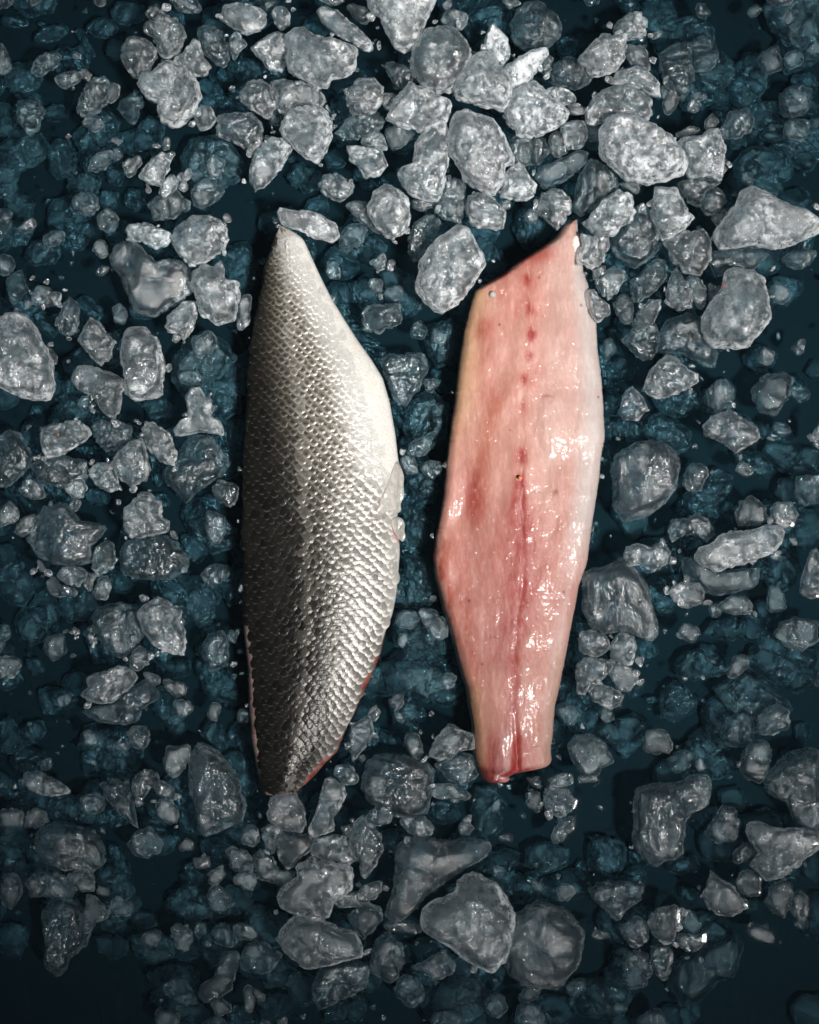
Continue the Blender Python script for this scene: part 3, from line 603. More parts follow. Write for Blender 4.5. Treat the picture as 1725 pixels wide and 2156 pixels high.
 ('s',0.2,'','','28,200 50,185 75,183 83,213 55,225'),
 ('s',0.25,'','','88,225 105,208 130,215 138,240 110,250 90,243'),
 ('s',0.2,'','','85,140 93,115 118,110 135,140 110,153'),
 ('s',0.2,'','','95,313 110,288 140,290 160,325 148,365 113,370 98,350'),
 ('s',0.2,'','','160,330 180,308 213,315 208,345 175,360'),
 ('s',0.2,'','','218,350 240,343 258,358 250,385 223,380'),
 ('s',0.25,'','','190,410 213,395 245,400 240,435 208,430'),
 ('s',0.2,'','','255,410 270,390 300,395 305,425 283,440 260,430'),
 ('s',0.3,'','','-5,475 15,458 50,463 63,480 50,510 -5,518'),
 ('s',0.3,'','','45,539 53,510 83,498 118,510 125,535 105,550 63,555'),
 ('s',0.25,'','','133,488 140,465 180,463 195,485 175,513 143,510'),
 ('s',0.2,'','','213,475 225,458 260,455 263,490 240,503 218,495'),
 ('s',0.2,'','','125,440 140,430 170,433 160,450 135,453'),
 ('s',0.25,'','','165,430 180,425 208,445 200,458 175,445'),
 ('s',0.3,'','','25,425 35,419 68,420 65,430 30,430'),
 ('s',0.2,'','','-5,25 15,23 50,30 50,45 15,48 -5,43'),
 ('s',0.2,'','','225,75 250,73 255,105 235,120 213,105'),
 ('s',0.2,'','','140,100 163,85 185,108 180,140 155,140'),
 ('s',0.2,'','','125,170 133,150 160,143 163,170 138,188'),
 ('s',0.2,'','','68,38 83,30 90,43 75,48'),
 ('s',0.2,'','','481,120 531,113 556,135 544,160 506,163 476,148'),
 ('s',0.3,'','','446,198 461,186 481,198 491,215 466,220 449,213'),
 ('s',0.15,'','','682,315 712,300 737,325 717,350 684,348'),
 ('s',0.2,'','','752,378 782,370 812,375 807,390 764,393'),
 ('m',0.4,'sparkling shield-shaped ice piece',"between the fillets' upper halves",'800,760 820,745 895,745 900,775 880,820 850,860 830,840 815,800'),
 ('s',0.25,'','','690,520 720,505 770,515 810,540 815,565 780,560 740,545'),
 ('s',0.2,'','','735,595 760,580 800,590 800,640 770,655 740,630'),
 ('s',0.25,'','','800,570 830,555 870,580 870,640 840,650 805,620'),
 ('m',0.3,'','','760,660 780,640 840,640 845,680 800,700 765,695'),
 ('s',0.25,'smooth sunken ice dome',"between the fillets' middles",'850,890 865,840 910,820 945,850 940,920 900,950 860,930'),
 ('s',0.15,'','','850,960 900,960 930,1000 920,1060 880,1060 855,1020'),
 ('s',0.15,'','','845,1060 880,1070 915,1090 905,1150 860,1150'),
 ('s',0.15,'','','850,1170 900,1170 925,1230 910,1280 860,1270'),
 ('s',0.2,'','','830,1290 880,1280 940,1310 930,1370 870,1390 830,1360'),
 ('s',0.2,'','','800,1400 860,1390 930,1400 960,1450 900,1480 820,1460'),
 ('s',0.15,'','','820,1480 870,1470 900,1510 880,1550 830,1540'),
 ('s',0.15,'','','720,700 760,690 800,720 790,745 750,740'),
 ('s',0.15,'','','900,680 950,670 975,700 965,760 920,770 895,730'),
 ('s',0.15,'','','1180,1420 1210,1440 1215,1500 1190,1540 1175,1500'),
 ('s',0.15,'','','455,1240 470,1190 510,1200 510,1260 480,1280'),
]
# ---------------------------------------------------------------- one lump of ice from its outline
LEV = {'h': (0.014, 0.95), 'H': (0.0215, 0.75), 'm': (0.008, 0.75), 's': (0.002, 0.60), 'd': (0.001, 0.45)}
_topo = {}
def topo(ns, nt_, nb):
    key = (ns, nt_, nb)
    if key in _topo: return _topo[key]
    nr = nt_ + nb - 1                      # rings between the two poles
    f = []
    for s in range(ns):
        f.append((0, 1 + s, 1 + (s + 1) % ns))
    for r in range(nr - 1):
        a = 1 + r * ns; b = a + ns
        for s in range(ns):
            t = (s + 1) % ns
            f.append((a + s, b + s, b + t, a + t))
    e = 1 + nr * ns; a = 1 + (nr - 1) * ns
    for s in range(ns):
        f.append((e, a + (s + 1) % ns, a + s))
    tot = np.array([len(q) for q in f], np.int32)
    idx = np.array([i for q in f for i in q], np.int32)
    st = np.concatenate([[0], np.cumsum(tot)[:-1]]).astype(np.int32)
    _topo[key] = (idx, st, tot, e + 1)
    return _topo[key]
def ray_poly(pts, c, th):
    """distance from c to the outline along each angle (farthest hit)"""
    p = np.asarray(pts, float); q = np.roll(p, -1, 0)
    d = np.stack([np.cos(th), np.sin(th)], 1)
    r = np.zeros(len(th))
    for a, b in zip(p, q):
        e = b - a; w = a - c
        den = d[:, 0] * e[1] - d[:, 1] * e[0]
        den = np.where(np.abs(den) < 1e-9, 1e-9, den)
        t = (w[0] * e[1] - w[1] * e[0]) / den
        u = (w[0] * d[:, 1] - w[1] * d[:, 0]) / den
        ok = (t > 0) & (u >= -1e-6) & (u <= 1 + 1e-6)
        r = np.where(ok & (t > r), t, r)
    return r
def centroid(pts):
    p = np.asarray(pts, float); q = np.roll(p, -1, 0)
    cr = p[:, 0] * q[:, 1] - q[:, 0] * p[:, 1]; A = cr.sum() / 2
    return np.array([((p[:, 0] + q[:, 0]) * cr).sum(), ((p[:, 1] + q[:, 1]) * cr).sum()]) / (6 * A)
def ice_mesh(pts, frost, seed, z0, thick, rough=1.0, flat=0.0, fine=None):
    """closed lump: outline pts in metres (x,y), base at z0, thickness thick -> mesh data + frost values, all about its own base"""
    rng = np.random.RandomState(seed + 11)
    p = np.asarray(pts, float); c = centroid(p)
    size = math.sqrt(max(1e-9, abs(np.ptp(p[:, 0]) * np.ptp(p[:, 1]))))
    big = size > 0.0135 if fine is None else fine
    ns, nt_, nb = (72, 22, 9) if big else (40, 13, 6)
    idx, st, tot, nv = topo(ns, nt_, nb)
    th = np.linspace(0, 2 * np.pi, ns, endpoint=False)
    r = ray_poly(p, c, th)
    k = 1 if big else 1
    if not big: r = 0.25 * np.roll(r, 1) + 0.5 * r + 0.25 * np.roll(r, -1)
    ut = np.sin(np.linspace(0, np.pi / 2, nt_ + 1)) ** 0.9        # centre -> rim (top)
    ub = np.cos(np.linspace(0, np.pi / 2, nb + 1)) [1:]            # rim -> centre (bottom)
    us = np.concatenate([ut[1:], ub[:-1]])
    side = np.concatenate([np.ones(nt_), -np.ones(nb - 1)])
    rho = np.repeat(us, ns); sg = np.repeat(side, ns); ang = np.tile(th, len(us)); rr = np.tile(r, len(us))
    rho = np.concatenate([[0], rho, [0]]); sg = np.concatenate([[1], sg, [-1]])
    ang = np.concatenate([[0], ang, [0]]); rr = np.concatenate([[0], rr, [0]])
    x = np.cos(ang) * rr * rho; y = np.sin(ang) * rr * rho
    pw = 2.1 + 1.3 * rng.rand() + flat * 3
    prof = np.clip(1 - rho ** pw, 0, 1) ** (1 / 1.9)
    # facets: tilted planes shave the top
    top = prof.copy()
    for _ in range(rng.randint(4, 8)):
        a = rng.rand() * 2 * np.pi; sl = (0.25 + 0.9 * rng.rand()) / max(size, 1e-6)
        h0 = 0.72 + 0.45 * rng.rand()
        pl = h0 - sl * (x * np.cos(a) + y * np.sin(a)) * 0.75
        dlt = top - pl; kk = 0.025
        top = top - np.where(dlt > -kk, np.where(dlt < kk, (dlt + kk) ** 2 / (4 * kk), dlt), 0)
    top = np.maximum(top, prof * 0.25)
    H = thick * 0.66; D = thick * 0.34
    z = np.where(sg > 0, top * H, -prof * D) + D
    q = np.stack([x, y, z], 1)
    off = rng.rand(3) * 60
    # lumps and pits
    amp = 0.055 * size * rough
    g = q / size
    lump = np.stack([fbm(g * 3.1 + off + 9 * a_, 2) for a_ in range(3)], 1) - 0.5
    q = q + lump * amp * np.array([1.3, 1.3, 1.9]) * np.minimum(1, 0.35 + prof[:, None])
    mm = q / 0.0042
    fine_n = fbm(mm + off, 3, 0.6) - 0.5
    fine_n = fine_n + .42 * (vnoise(q / 0.0017 + off) - .5)
    ridg = np.abs(fbm(q / 0.0075 + off + 3, 2) - 0.5)
    nrm = q - np.array([0, 0, thick * 0.35]); nrm /= np.linalg.norm(nrm, axis=1)[:, None] + 1e-9
    q = q + nrm * ((fine_n * 0.0019 * rough) + (np.clip(0.07 - ridg, 0, 1) * -0.016 * rough))[:, None] * min(1.0, size / 0.014)
    q[:, 2] = np.maximum(q[:, 2], 0.0)
    # cloudiness: patches, and frosted edges whitened to paint in the bright lit rims
    cl = fbm(q / (0.26 * size + 0.003) + off + 21, 3, 0.5)
    cl = np.clip((cl - 0.5) * 4.2, -1.2, 1.2) + 2.3 * (frost - 0.5)
    pt = np.clip((cl + 0.15) / 0.8, 0, 1); pt = pt * pt * (3 - 2 * pt)
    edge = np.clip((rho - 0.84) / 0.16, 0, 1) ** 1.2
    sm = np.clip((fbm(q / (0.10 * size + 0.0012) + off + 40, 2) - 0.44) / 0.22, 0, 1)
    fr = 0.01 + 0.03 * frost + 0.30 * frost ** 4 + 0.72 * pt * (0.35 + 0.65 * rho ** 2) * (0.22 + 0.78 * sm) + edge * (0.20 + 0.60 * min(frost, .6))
    if frost > .95: fr = fr * 0 + 1.1
    return q, np.clip(fr, 0, 1.5), c, (idx, st, tot, nv)
def mesh_from(name, q, topo_, frost, mat):
    idx, st, tot, nv = topo_
    me = bpy.data.meshes.new(name)
    me.vertices.add(nv); me.vertices.foreach_set('co', q.astype(np.float32).ravel())
    me.loops.add(len(idx)); me.loops.foreach_set('vertex_index', idx)
    me.polygons.add(len(tot)); me.polygons.foreach_set('loop_start', st); me.polygons.foreach_set('loop_total', tot)
    me.polygons.foreach_set('use_smooth', np.ones(len(tot), bool))
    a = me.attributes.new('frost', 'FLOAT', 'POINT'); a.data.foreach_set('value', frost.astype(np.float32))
    me.update(); me.validate()
    me.materials.append(mat)
    return me
def ice_shape(pts, frost, lev, seed, small=False):
    z0, tk = LEV[lev]
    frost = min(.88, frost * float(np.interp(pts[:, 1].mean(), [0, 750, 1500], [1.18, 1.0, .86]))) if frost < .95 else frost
    k = (CAM_H - z0 - 0.012) / (CAM_H - 0.034)          # the outline is seen at the lump's own height
    P = np.stack([X(pts[:, 0]), Y(pts[:, 1])], 1) * k
    P = P.mean(0) + (P - P.mean(0)) * 1.05
    area = abs(0.5 * np.sum(P[:, 0] * np.roll(P[:, 1], -1) - np.roll(P[:, 0], -1) * P[:, 1]))
    t = tk * 0.95 * math.sqrt(area)
    rs_ = np.random.RandomState(seed).rand()
    if lev == 's': t = min(t, WATER - z0 + 0.0016 * (rs_ - .45)); frost *= .6
    elif not small:
        if lev == 'm': frost *= .55; z0 -= .0012
        rng = np.random.RandomState(seed); z0 += 0.003 * rng.rand()
        if z0 + t < WATER + 0.0012: z0 = WATER + 0.0012 - t
    q, fr, c, tp = ice_mesh(P, frost, seed, z0, t, 1.0, 0.0, False if small else None)
    return q, fr, tp, c, z0
# ---------------------------------------------------------------- naming
def tag(o, label=None, cat=None, group=None, kind=None):
    if label: o['label'] = label
    if cat: o['category'] = cat
    if group: o['group'] = group
    if kind: o['kind'] = kind
    return o
def link(name, me, parent=None, loc=(0, 0, 0)):
    o = bpy.data.objects.new(name, me); o.location = loc
    scene.collection.objects.link(o)
    if parent is not None: o.parent = parent
    return o
def raw_mesh(name, verts, faces, mat, tint=None, smooth=True):
    me = bpy.data.meshes.new(name)
    v = np.asarray(verts, np.float32)
    tot = np.array([len(f) for f in faces], np.int32) if not isinstance(faces, np.ndarray) else np.full(len(faces), faces.shape[1], np.int32)
    idx = np.asarray([i for f in faces for i in f], np.int32) if not isinstance(faces, np.ndarray) else faces.astype(np.int32).ravel()
    st = np.concatenate([[0], np.cumsum(tot)[:-1]]).astype(np.int32)
    me.vertices.add(len(v)); me.vertices.foreach_set('co', v.ravel())
    me.loops.add(len(idx)); me.loops.foreach_set('vertex_index', idx)
    me.polygons.add(len(tot)); me.polygons.foreach_set('loop_start', st); me.polygons.foreach_set('loop_total', tot)
    me.polygons.foreach_set('use_smooth', np.full(len(tot), smooth))
    if tint is not None:
        a = me.attributes.new('tint', 'FLOAT_COLOR', 'POINT')
        a.data.foreach_set('color', np.concatenate([tint, np.ones((len(tint), 1))], 1).astype(np.float32).ravel())
    me.update(); me.validate(); me.materials.append(mat)
    return me
def grid_faces(nu, nv, off=0):
    a = np.arange(nu * nv).reshape(nv, nu) + off
    return np.stack([a[:-1, :-1], a[1:, :-1], a[1:, 1:], a[:-1, 1:]], -1).reshape(-1, 4)
def srgb(r, g, b):
    c = np.array([r, g, b], float) / 255
    return np.where(c <= .04045, c / 12.92, ((c + .055) / 1.055) ** 2.4)
def sstep(x, a, b):
    t = np.clip((x - a) / (b - a), 0, 1); return t * t * (3 - 2 * t)

# ---------------------------------------------------------------- the setting: tray and water
v = [(-.6, -.6, 0), (.6, -.6, 0), (.6, .6, 0), (-.6, .6, 0)]
tray = link('tray_floor', raw_mesh('tray_floor', v, [(0, 1, 2, 3)], M_tray)); tag(tray, 'dark navy tray floor under the ice', None, None, 'structure')

polys = []
for lev, fr, a_, b_, ps in ICE:
    polys.append(np.array([tuple(map(float, q.split(','))) for q in ps.split()]))

def build_water():
    hx, hy, st = 0.215, 0.255, 0.001
    nx, ny = int(2 * hx / st) + 1, int(2 * hy / st) + 1
    gx = np.linspace(-hx, hx, nx); gy = np.linspace(-hy, hy, ny)
    H = np.zeros((ny, nx))
    todo = [(p, 0.00045 if e[0] == 'h' else 0.0003) for p, e in zip(polys, ICE) if e[0] in 'hm']
    todo += [(np.array(FISH_A), 0.0003), (np.array(FISH_B), 0.0003)]
    for p, amp in todo:
        q = np.stack([X(p[:, 0]), Y(p[:, 1])], 1); c = q.mean(0); q = c + (q - c) * 0.95
        lo = q.min(0) - .005; hi = q.max(0) + .005
        i0, i1 = np.searchsorted(gx, [lo[0], hi[0]]); j0, j1 = np.searchsorted(gy, [lo[1], hi[1]])
        if i1 - i0 < 2 or j1 - j0 < 2: continue
        xx, yy = np.meshgrid(gx[i0:i1], gy[j0:j1])
        d = np.full(xx.shape, 1.0); ins = np.zeros(xx.shape, bool)
        for a, b in zip(q, np.roll(q, -1, 0)):
            e = b - a; L = (e ** 2).sum() + 1e-12
            t = np.clip(((xx - a[0]) * e[0] + (yy - a[1]) * e[1]) / L, 0, 1)
            d = np.minimum(d, np.hypot(xx - a[0] - t * e[0], yy - a[1] - t * e[1]))
            cr = (a[1] > yy) != (b[1] > yy)
            ins ^= cr & (xx < (b[0] - a[0]) * (yy - a[1]) / (b[1] - a[1] + 1e-12) + a[0])
        h = np.where(ins, amp, amp * np.exp(-(d / 0.0019) ** 1.3))
        H[j0:j1, i0:i1] = np.maximum(H[j0:j1, i0:i1], h)
    xx, yy = np.meshgrid(gx, gy)
    P = np.stack([xx.ravel(), yy.ravel(), 0 * xx.ravel()], 1)
    H = H + (fbm(P / 0.03 + 5, 2).reshape(H.shape) - .5) * 0.0006
    top = np.stack([xx.ravel(), yy.ravel(), (WATER + H).ravel()], 1)
    f = [tuple(r) for r in grid_faces(nx, ny)[:, [0, 3, 2, 1]]]
    A = np.arange(nx * ny).reshape(ny, nx)
    rim = np.concatenate([A[0, :], A[1:, -1], A[-1, -2::-1], A[-2:0:-1, 0]])
    bot = top[rim].copy(); bot[:, 2] = 0.001
    n0 = nx * ny; m = len(rim)
    for i in range(m):
        j = (i + 1) % m
        f.append((rim[i], n0 + i, n0 + j, rim[j]))
    f.append(tuple(n0 + np.arange(m)[::-1]))
    me = raw_mesh('water', np.concatenate([top, bot]), f, M_water)
    return link('water', me)

# ---------------------------------------------------------------- the fillets
def edges(lpts, rpts):
    l = np.array(sorted(lpts, key=lambda q: q[1]), float); r = np.array(sorted(rpts, key=lambda q: q[1]), float)
    def smooth(q, w):
        ys = np.arange(q[0, 1], q[-1, 1] + .5, 1.0); xs = np.interp(ys, q[:, 1], q[:, 0])
        ks = np.exp(-np.linspace(-2, 2, 2 * w + 1) ** 2); ks /= ks.sum()
        ex = np.concatenate([2 * xs[0] - xs[w:0:-1], xs, 2 * xs[-1] - xs[-2:-w - 2:-1]])
        return ys, np.convolve(ex, ks, 'valid')
    ly, lx = smooth(l, 13); ry, rx = smooth(r, 13)
    return (lambda y: np.interp(y, ly, lx)), (lambda y: np.interp(y, ry, rx))
A_L = [(585, 467), (576, 492), (563, 522), (553, 547), (548, 583), (536, 652), (522, 718), (517, 809), (511, 930), (507, 1035), (506, 1094), (505, 1215), (508, 1290), (515, 1336), (524, 1411), (528, 1502), (532, 1562), (541, 1625), (550, 1668), (553, 1681)]
A_R = [(587, 467), (612, 478), (636, 495), (654, 535), (672, 574), (696, 622), (720, 661), (750, 709), (781, 752), (805, 791), (820, 842), (832, 909), (838, 960), (842, 993), (840, 1050), (836, 1100), (841, 1143), (842, 1167), (838, 1215), (835, 1251), (826, 1297), (810, 1336), (795, 1387), (775, 1429), (758, 1468), (738, 1520), (722, 1548), (705, 1585), (678, 1610), (655, 1637), (628, 1668), (612, 1681)]
F_L = [(584, 468), (574, 492), (562, 520), (553, 547), (548, 583), (537, 652), (523, 718), (518, 809), (512, 930), (508, 1035), (507, 1094), (505, 1215), (504, 1290), (508, 1336), (516, 1411), (519, 1502), (523, 1562), (535, 1625), (547, 1670), (551, 1681)]
F_R = [(588, 468), (612, 480), (634, 496), (652, 536), (670, 575), (694, 623), (718, 662), (748, 710), (779, 753), (803, 792), (818, 843), (830, 910), (836, 960), (840, 993), (838, 1050), (834, 1100), (839, 1143), (840, 1167), (836, 1215), (834, 1251), (826, 1297), (813, 1336), (803, 1387), (789, 1429), (768, 1468), (742, 1520), (728, 1546), (721, 1588), (698, 1610), (674, 1638), (634, 1670), (616, 1682)]
B_L = [(1219, 452), (1197, 461), (1170, 495), (1140, 516), (1095, 544), (1067, 567), (1037, 585), (1001, 606), (990, 642), (977, 694), (968, 754), (960, 829), (950, 896), (941, 965), (935, 1040), (927, 1087), (918, 1133), (912, 1173), (918, 1218), (935, 1281), (950, 1323), (965, 1384), (974, 1423), (983, 1444), (990, 1483), (998, 1535), (1000, 1592), (1007, 1619), (1016, 1646), (1031, 1656)]
B_R = [(1221, 452), (1222, 482), (1229, 513), (1233, 564), (1248, 606), (1262, 679), (1264, 733), (1271, 784), (1277, 860), (1279, 920), (1270, 971), (1268, 995), (1260, 1056), (1251, 1112), (1241, 1188), (1224, 1233), (1212, 1302), (1200, 1360), (1191, 1408), (1185, 1438), (1172, 1498), (1170, 1535), (1164, 1589), (1166, 1611), (1153, 1626), (1118, 1630), (1082, 1634), (1072, 1647), (1058, 1656)]
F_R = [(a + (b_ - a) * .45, y_) for (b_, y_), a in zip(F_R, np.interp([q[1] for q in F_R], [q[1] for q in A_R], [q[0] for q in A_R]))]
FISH_A = F_L + F_R[::-1]
FISH_B = B_L + B_R[::-1]
ZB = 0.0170

def slab(name, L, R, nu, nv, top_fn, z_lo, mat, tint_fn, bottom=True, wob=0.0):
    """solid between two edges: rows along the fillet (picture y), columns across; top_fn(u, t, x, y) is the height over ZB"""
    el, er = edges(L, R)
    y0 = max(L[0][1], R[0][1]); y1 = min(L[-1][1], R[-1][1])
    t = np.linspace(0, 1, nv); y = y0 + (y1 - y0) * (t + 0.0 * np.sin(2 * np.pi * t))
    u = 0.5 - 0.5 * np.cos(np.pi * np.linspace(0, 1, nu)); u = 0.6 * u + 0.4 * np.linspace(0, 1, nu)
    uu, yy = np.meshgrid(u, y); tt = np.meshgrid(u, t)[1]
    jag = (fbm(np.stack([y * 0.045, 0 * y, 0 * y + 3.3], 1), 3) - .5) * wob + (fbm(np.stack([y * 0.35, 0 * y, 0 * y + 5.3], 1), 2) - .5) * wob * .8
    jag2 = (fbm(np.stack([y * 0.045, 0 * y, 0 * y + 9.1], 1), 3) - .5) * wob + (fbm(np.stack([y * 0.35, 0 * y, 0 * y + 15.3], 1), 2) - .5) * wob * .8
    l = (el(y) + jag)[:, None]; r = (er(y) + jag2)[:, None]
    xx = l + (r - l) * uu
    z = ZB + top_fn(uu, tt, xx, yy, (r - l) * np.ones_like(uu))
    P = np.stack([X(xx), Y(yy), z], -1).reshape(-1, 3)
    Q = P.copy(); Q[:, 2] = z_lo
    tint = tint_fn(uu.ravel(), tt.ravel(), xx.ravel(), yy.ravel())
    n = nu * nv
    F = [grid_faces(nu, nv)]
    A = np.arange(n).reshape(nv, nu)
    if bottom:
        F.append(grid_faces(nu, nv, n)[:, ::-1])
        rim = np.concatenate([A[0, :], A[1:, -1], A[-1, -2::-1], A[-2:0:-1, 0]]); nx_ = np.roll(rim, -1)
        F.append(np.stack([rim, nx_, nx_ + n, rim + n], 1))
        P = np.concatenate([P, Q]); tint = np.concatenate([tint, tint])
    me = raw_mesh(name, P, np.concatenate(F), mat, tint)
    return me, (xx, yy, z)

def arch(u, w, edge_w, p=0.5):
    """0 at both edges rising within edge_w picture units"""
    d = np.minimum(u, 1 - u) * w
    return np.clip(1 - (1 - np.clip(d / edge_w, 0, 1)) ** 2, 0, 1) ** p

# --- silver fillet, skin side up
def skin_top(u, t, x, y, w):
    thick = 0.0108 * np.interp(t, [0, .05, .25, .6, .85, 1], [.45, .6, .9, 1.0, .85, .6])
    dome = arch(u, w, np.maximum(70, w * .48), .62)
    dome = dome * (1 - .10 * sstep(u, .5, 1.0))
    end = np.clip(np.minimum(t / .02, (1 - t) / .012), 0, 1) ** .5
    return 0.0035 + thick * dome * (0.35 + .65 * end)
def dark_at(u, t, x, y):
    ue = np.interp(t, [0, .1, .35, .6, .77, .93, 1.0], [.05, .18, .36, .57, .73, .95, 1.0])
    d = 1 - sstep(u, ue - .24, ue + .20)
    return np.maximum(d, 1 - sstep(u, .04, .20))
def belly_x(y): return np.interp(y, [466, 520, 600, 700, 800, 900, 980, 1020, 1060], [600, 628, 668, 716, 757, 785, 806, 845, 870])
WHITE = srgb(166, 164, 160); CREAM = srgb(172, 161, 147); SILV = srgb(142, 138, 131); SILV_D = srgb(104, 100, 92); SILV_L = srgb(186, 182, 176); DARK = srgb(14, 13, 11); OLIVE = srgb(58, 50, 36)
def skin_tint(u, t, x, y):
    d = dark_at(u, t, x, y)
    n = fbm(np.stack([x / 26, y / 26, 0 * x + 2], 1), 3)
    col = SILV[None] * (1 - d)[:, None] * .55 + DARK[None] * d[:, None]
    b = sstep(x, belly_x(y) - 60, belly_x(y) + 12)
    wh = WHITE[None] * (1 - sstep(n, .45, .75) * .35)[:, None] + CREAM[None] * (sstep(n, .45, .75) * .35)[:, None]
    low = sstep(y, 1000, 1150)[:, None]
    side = sstep(u, .80, .97)[:, None]
    col = col * (1 - b[:, None]) + wh * b[:, None]
    col = col * (1 - side * low * .8) + WHITE[None] * .9 * side * low * .8
    return col
sf = bpy.data.objects.new('fish_fillet', None); scene.collection.objects.link(sf)
tag(sf, 'silver and black scaled fish fillet lying skin side up on the ice', 'fish fillet', 'two fish fillets on ice')
sf.location = (X(675), Y(1075), 0)
OFF_A = np.array([X(675), Y(1075), 0.0])
def child(name, me, parent, off):
    o = link(name, me, parent); o.location = (-off[0], -off[1], -off[2]); return o
me, skin_g = slab('skin', A_L, A_R, 90, 300, skin_top, ZB + 0.0005, M_skin, skin_tint)
child('skin', me, sf, OFF_A)
def sflesh_top(u, t, x, y, w):
    return 0.0004 + 0.0062 * arch(u, w, 22, .5)
def sflesh_tint(u, t, x, y):
    n = fbm(np.stack([x / 14, y / 14, 0 * x + 7], 1), 3)
    k = sstep(n, .35, .65)[:, None]
    left = (u < .5)[:, None]
    a = np.where(left, srgb(98, 74, 70)[None], srgb(116, 72, 64)[None]); b = np.where(left, srgb(108, 90, 84)[None], srgb(96, 42, 36)[None])
    return a * (1 - k) + b * k
me, _ = slab('flesh', F_L, F_R, 60, 300, sflesh_top, ZB - .004, M_flesh, sflesh_tint, wob=3.0)
child('flesh', me, sf, OFF_A)
tip = [(566, 517), (572, 497), (579, 478), (586, 468), (593, 478), (590, 492), (580, 508), (573, 522)]

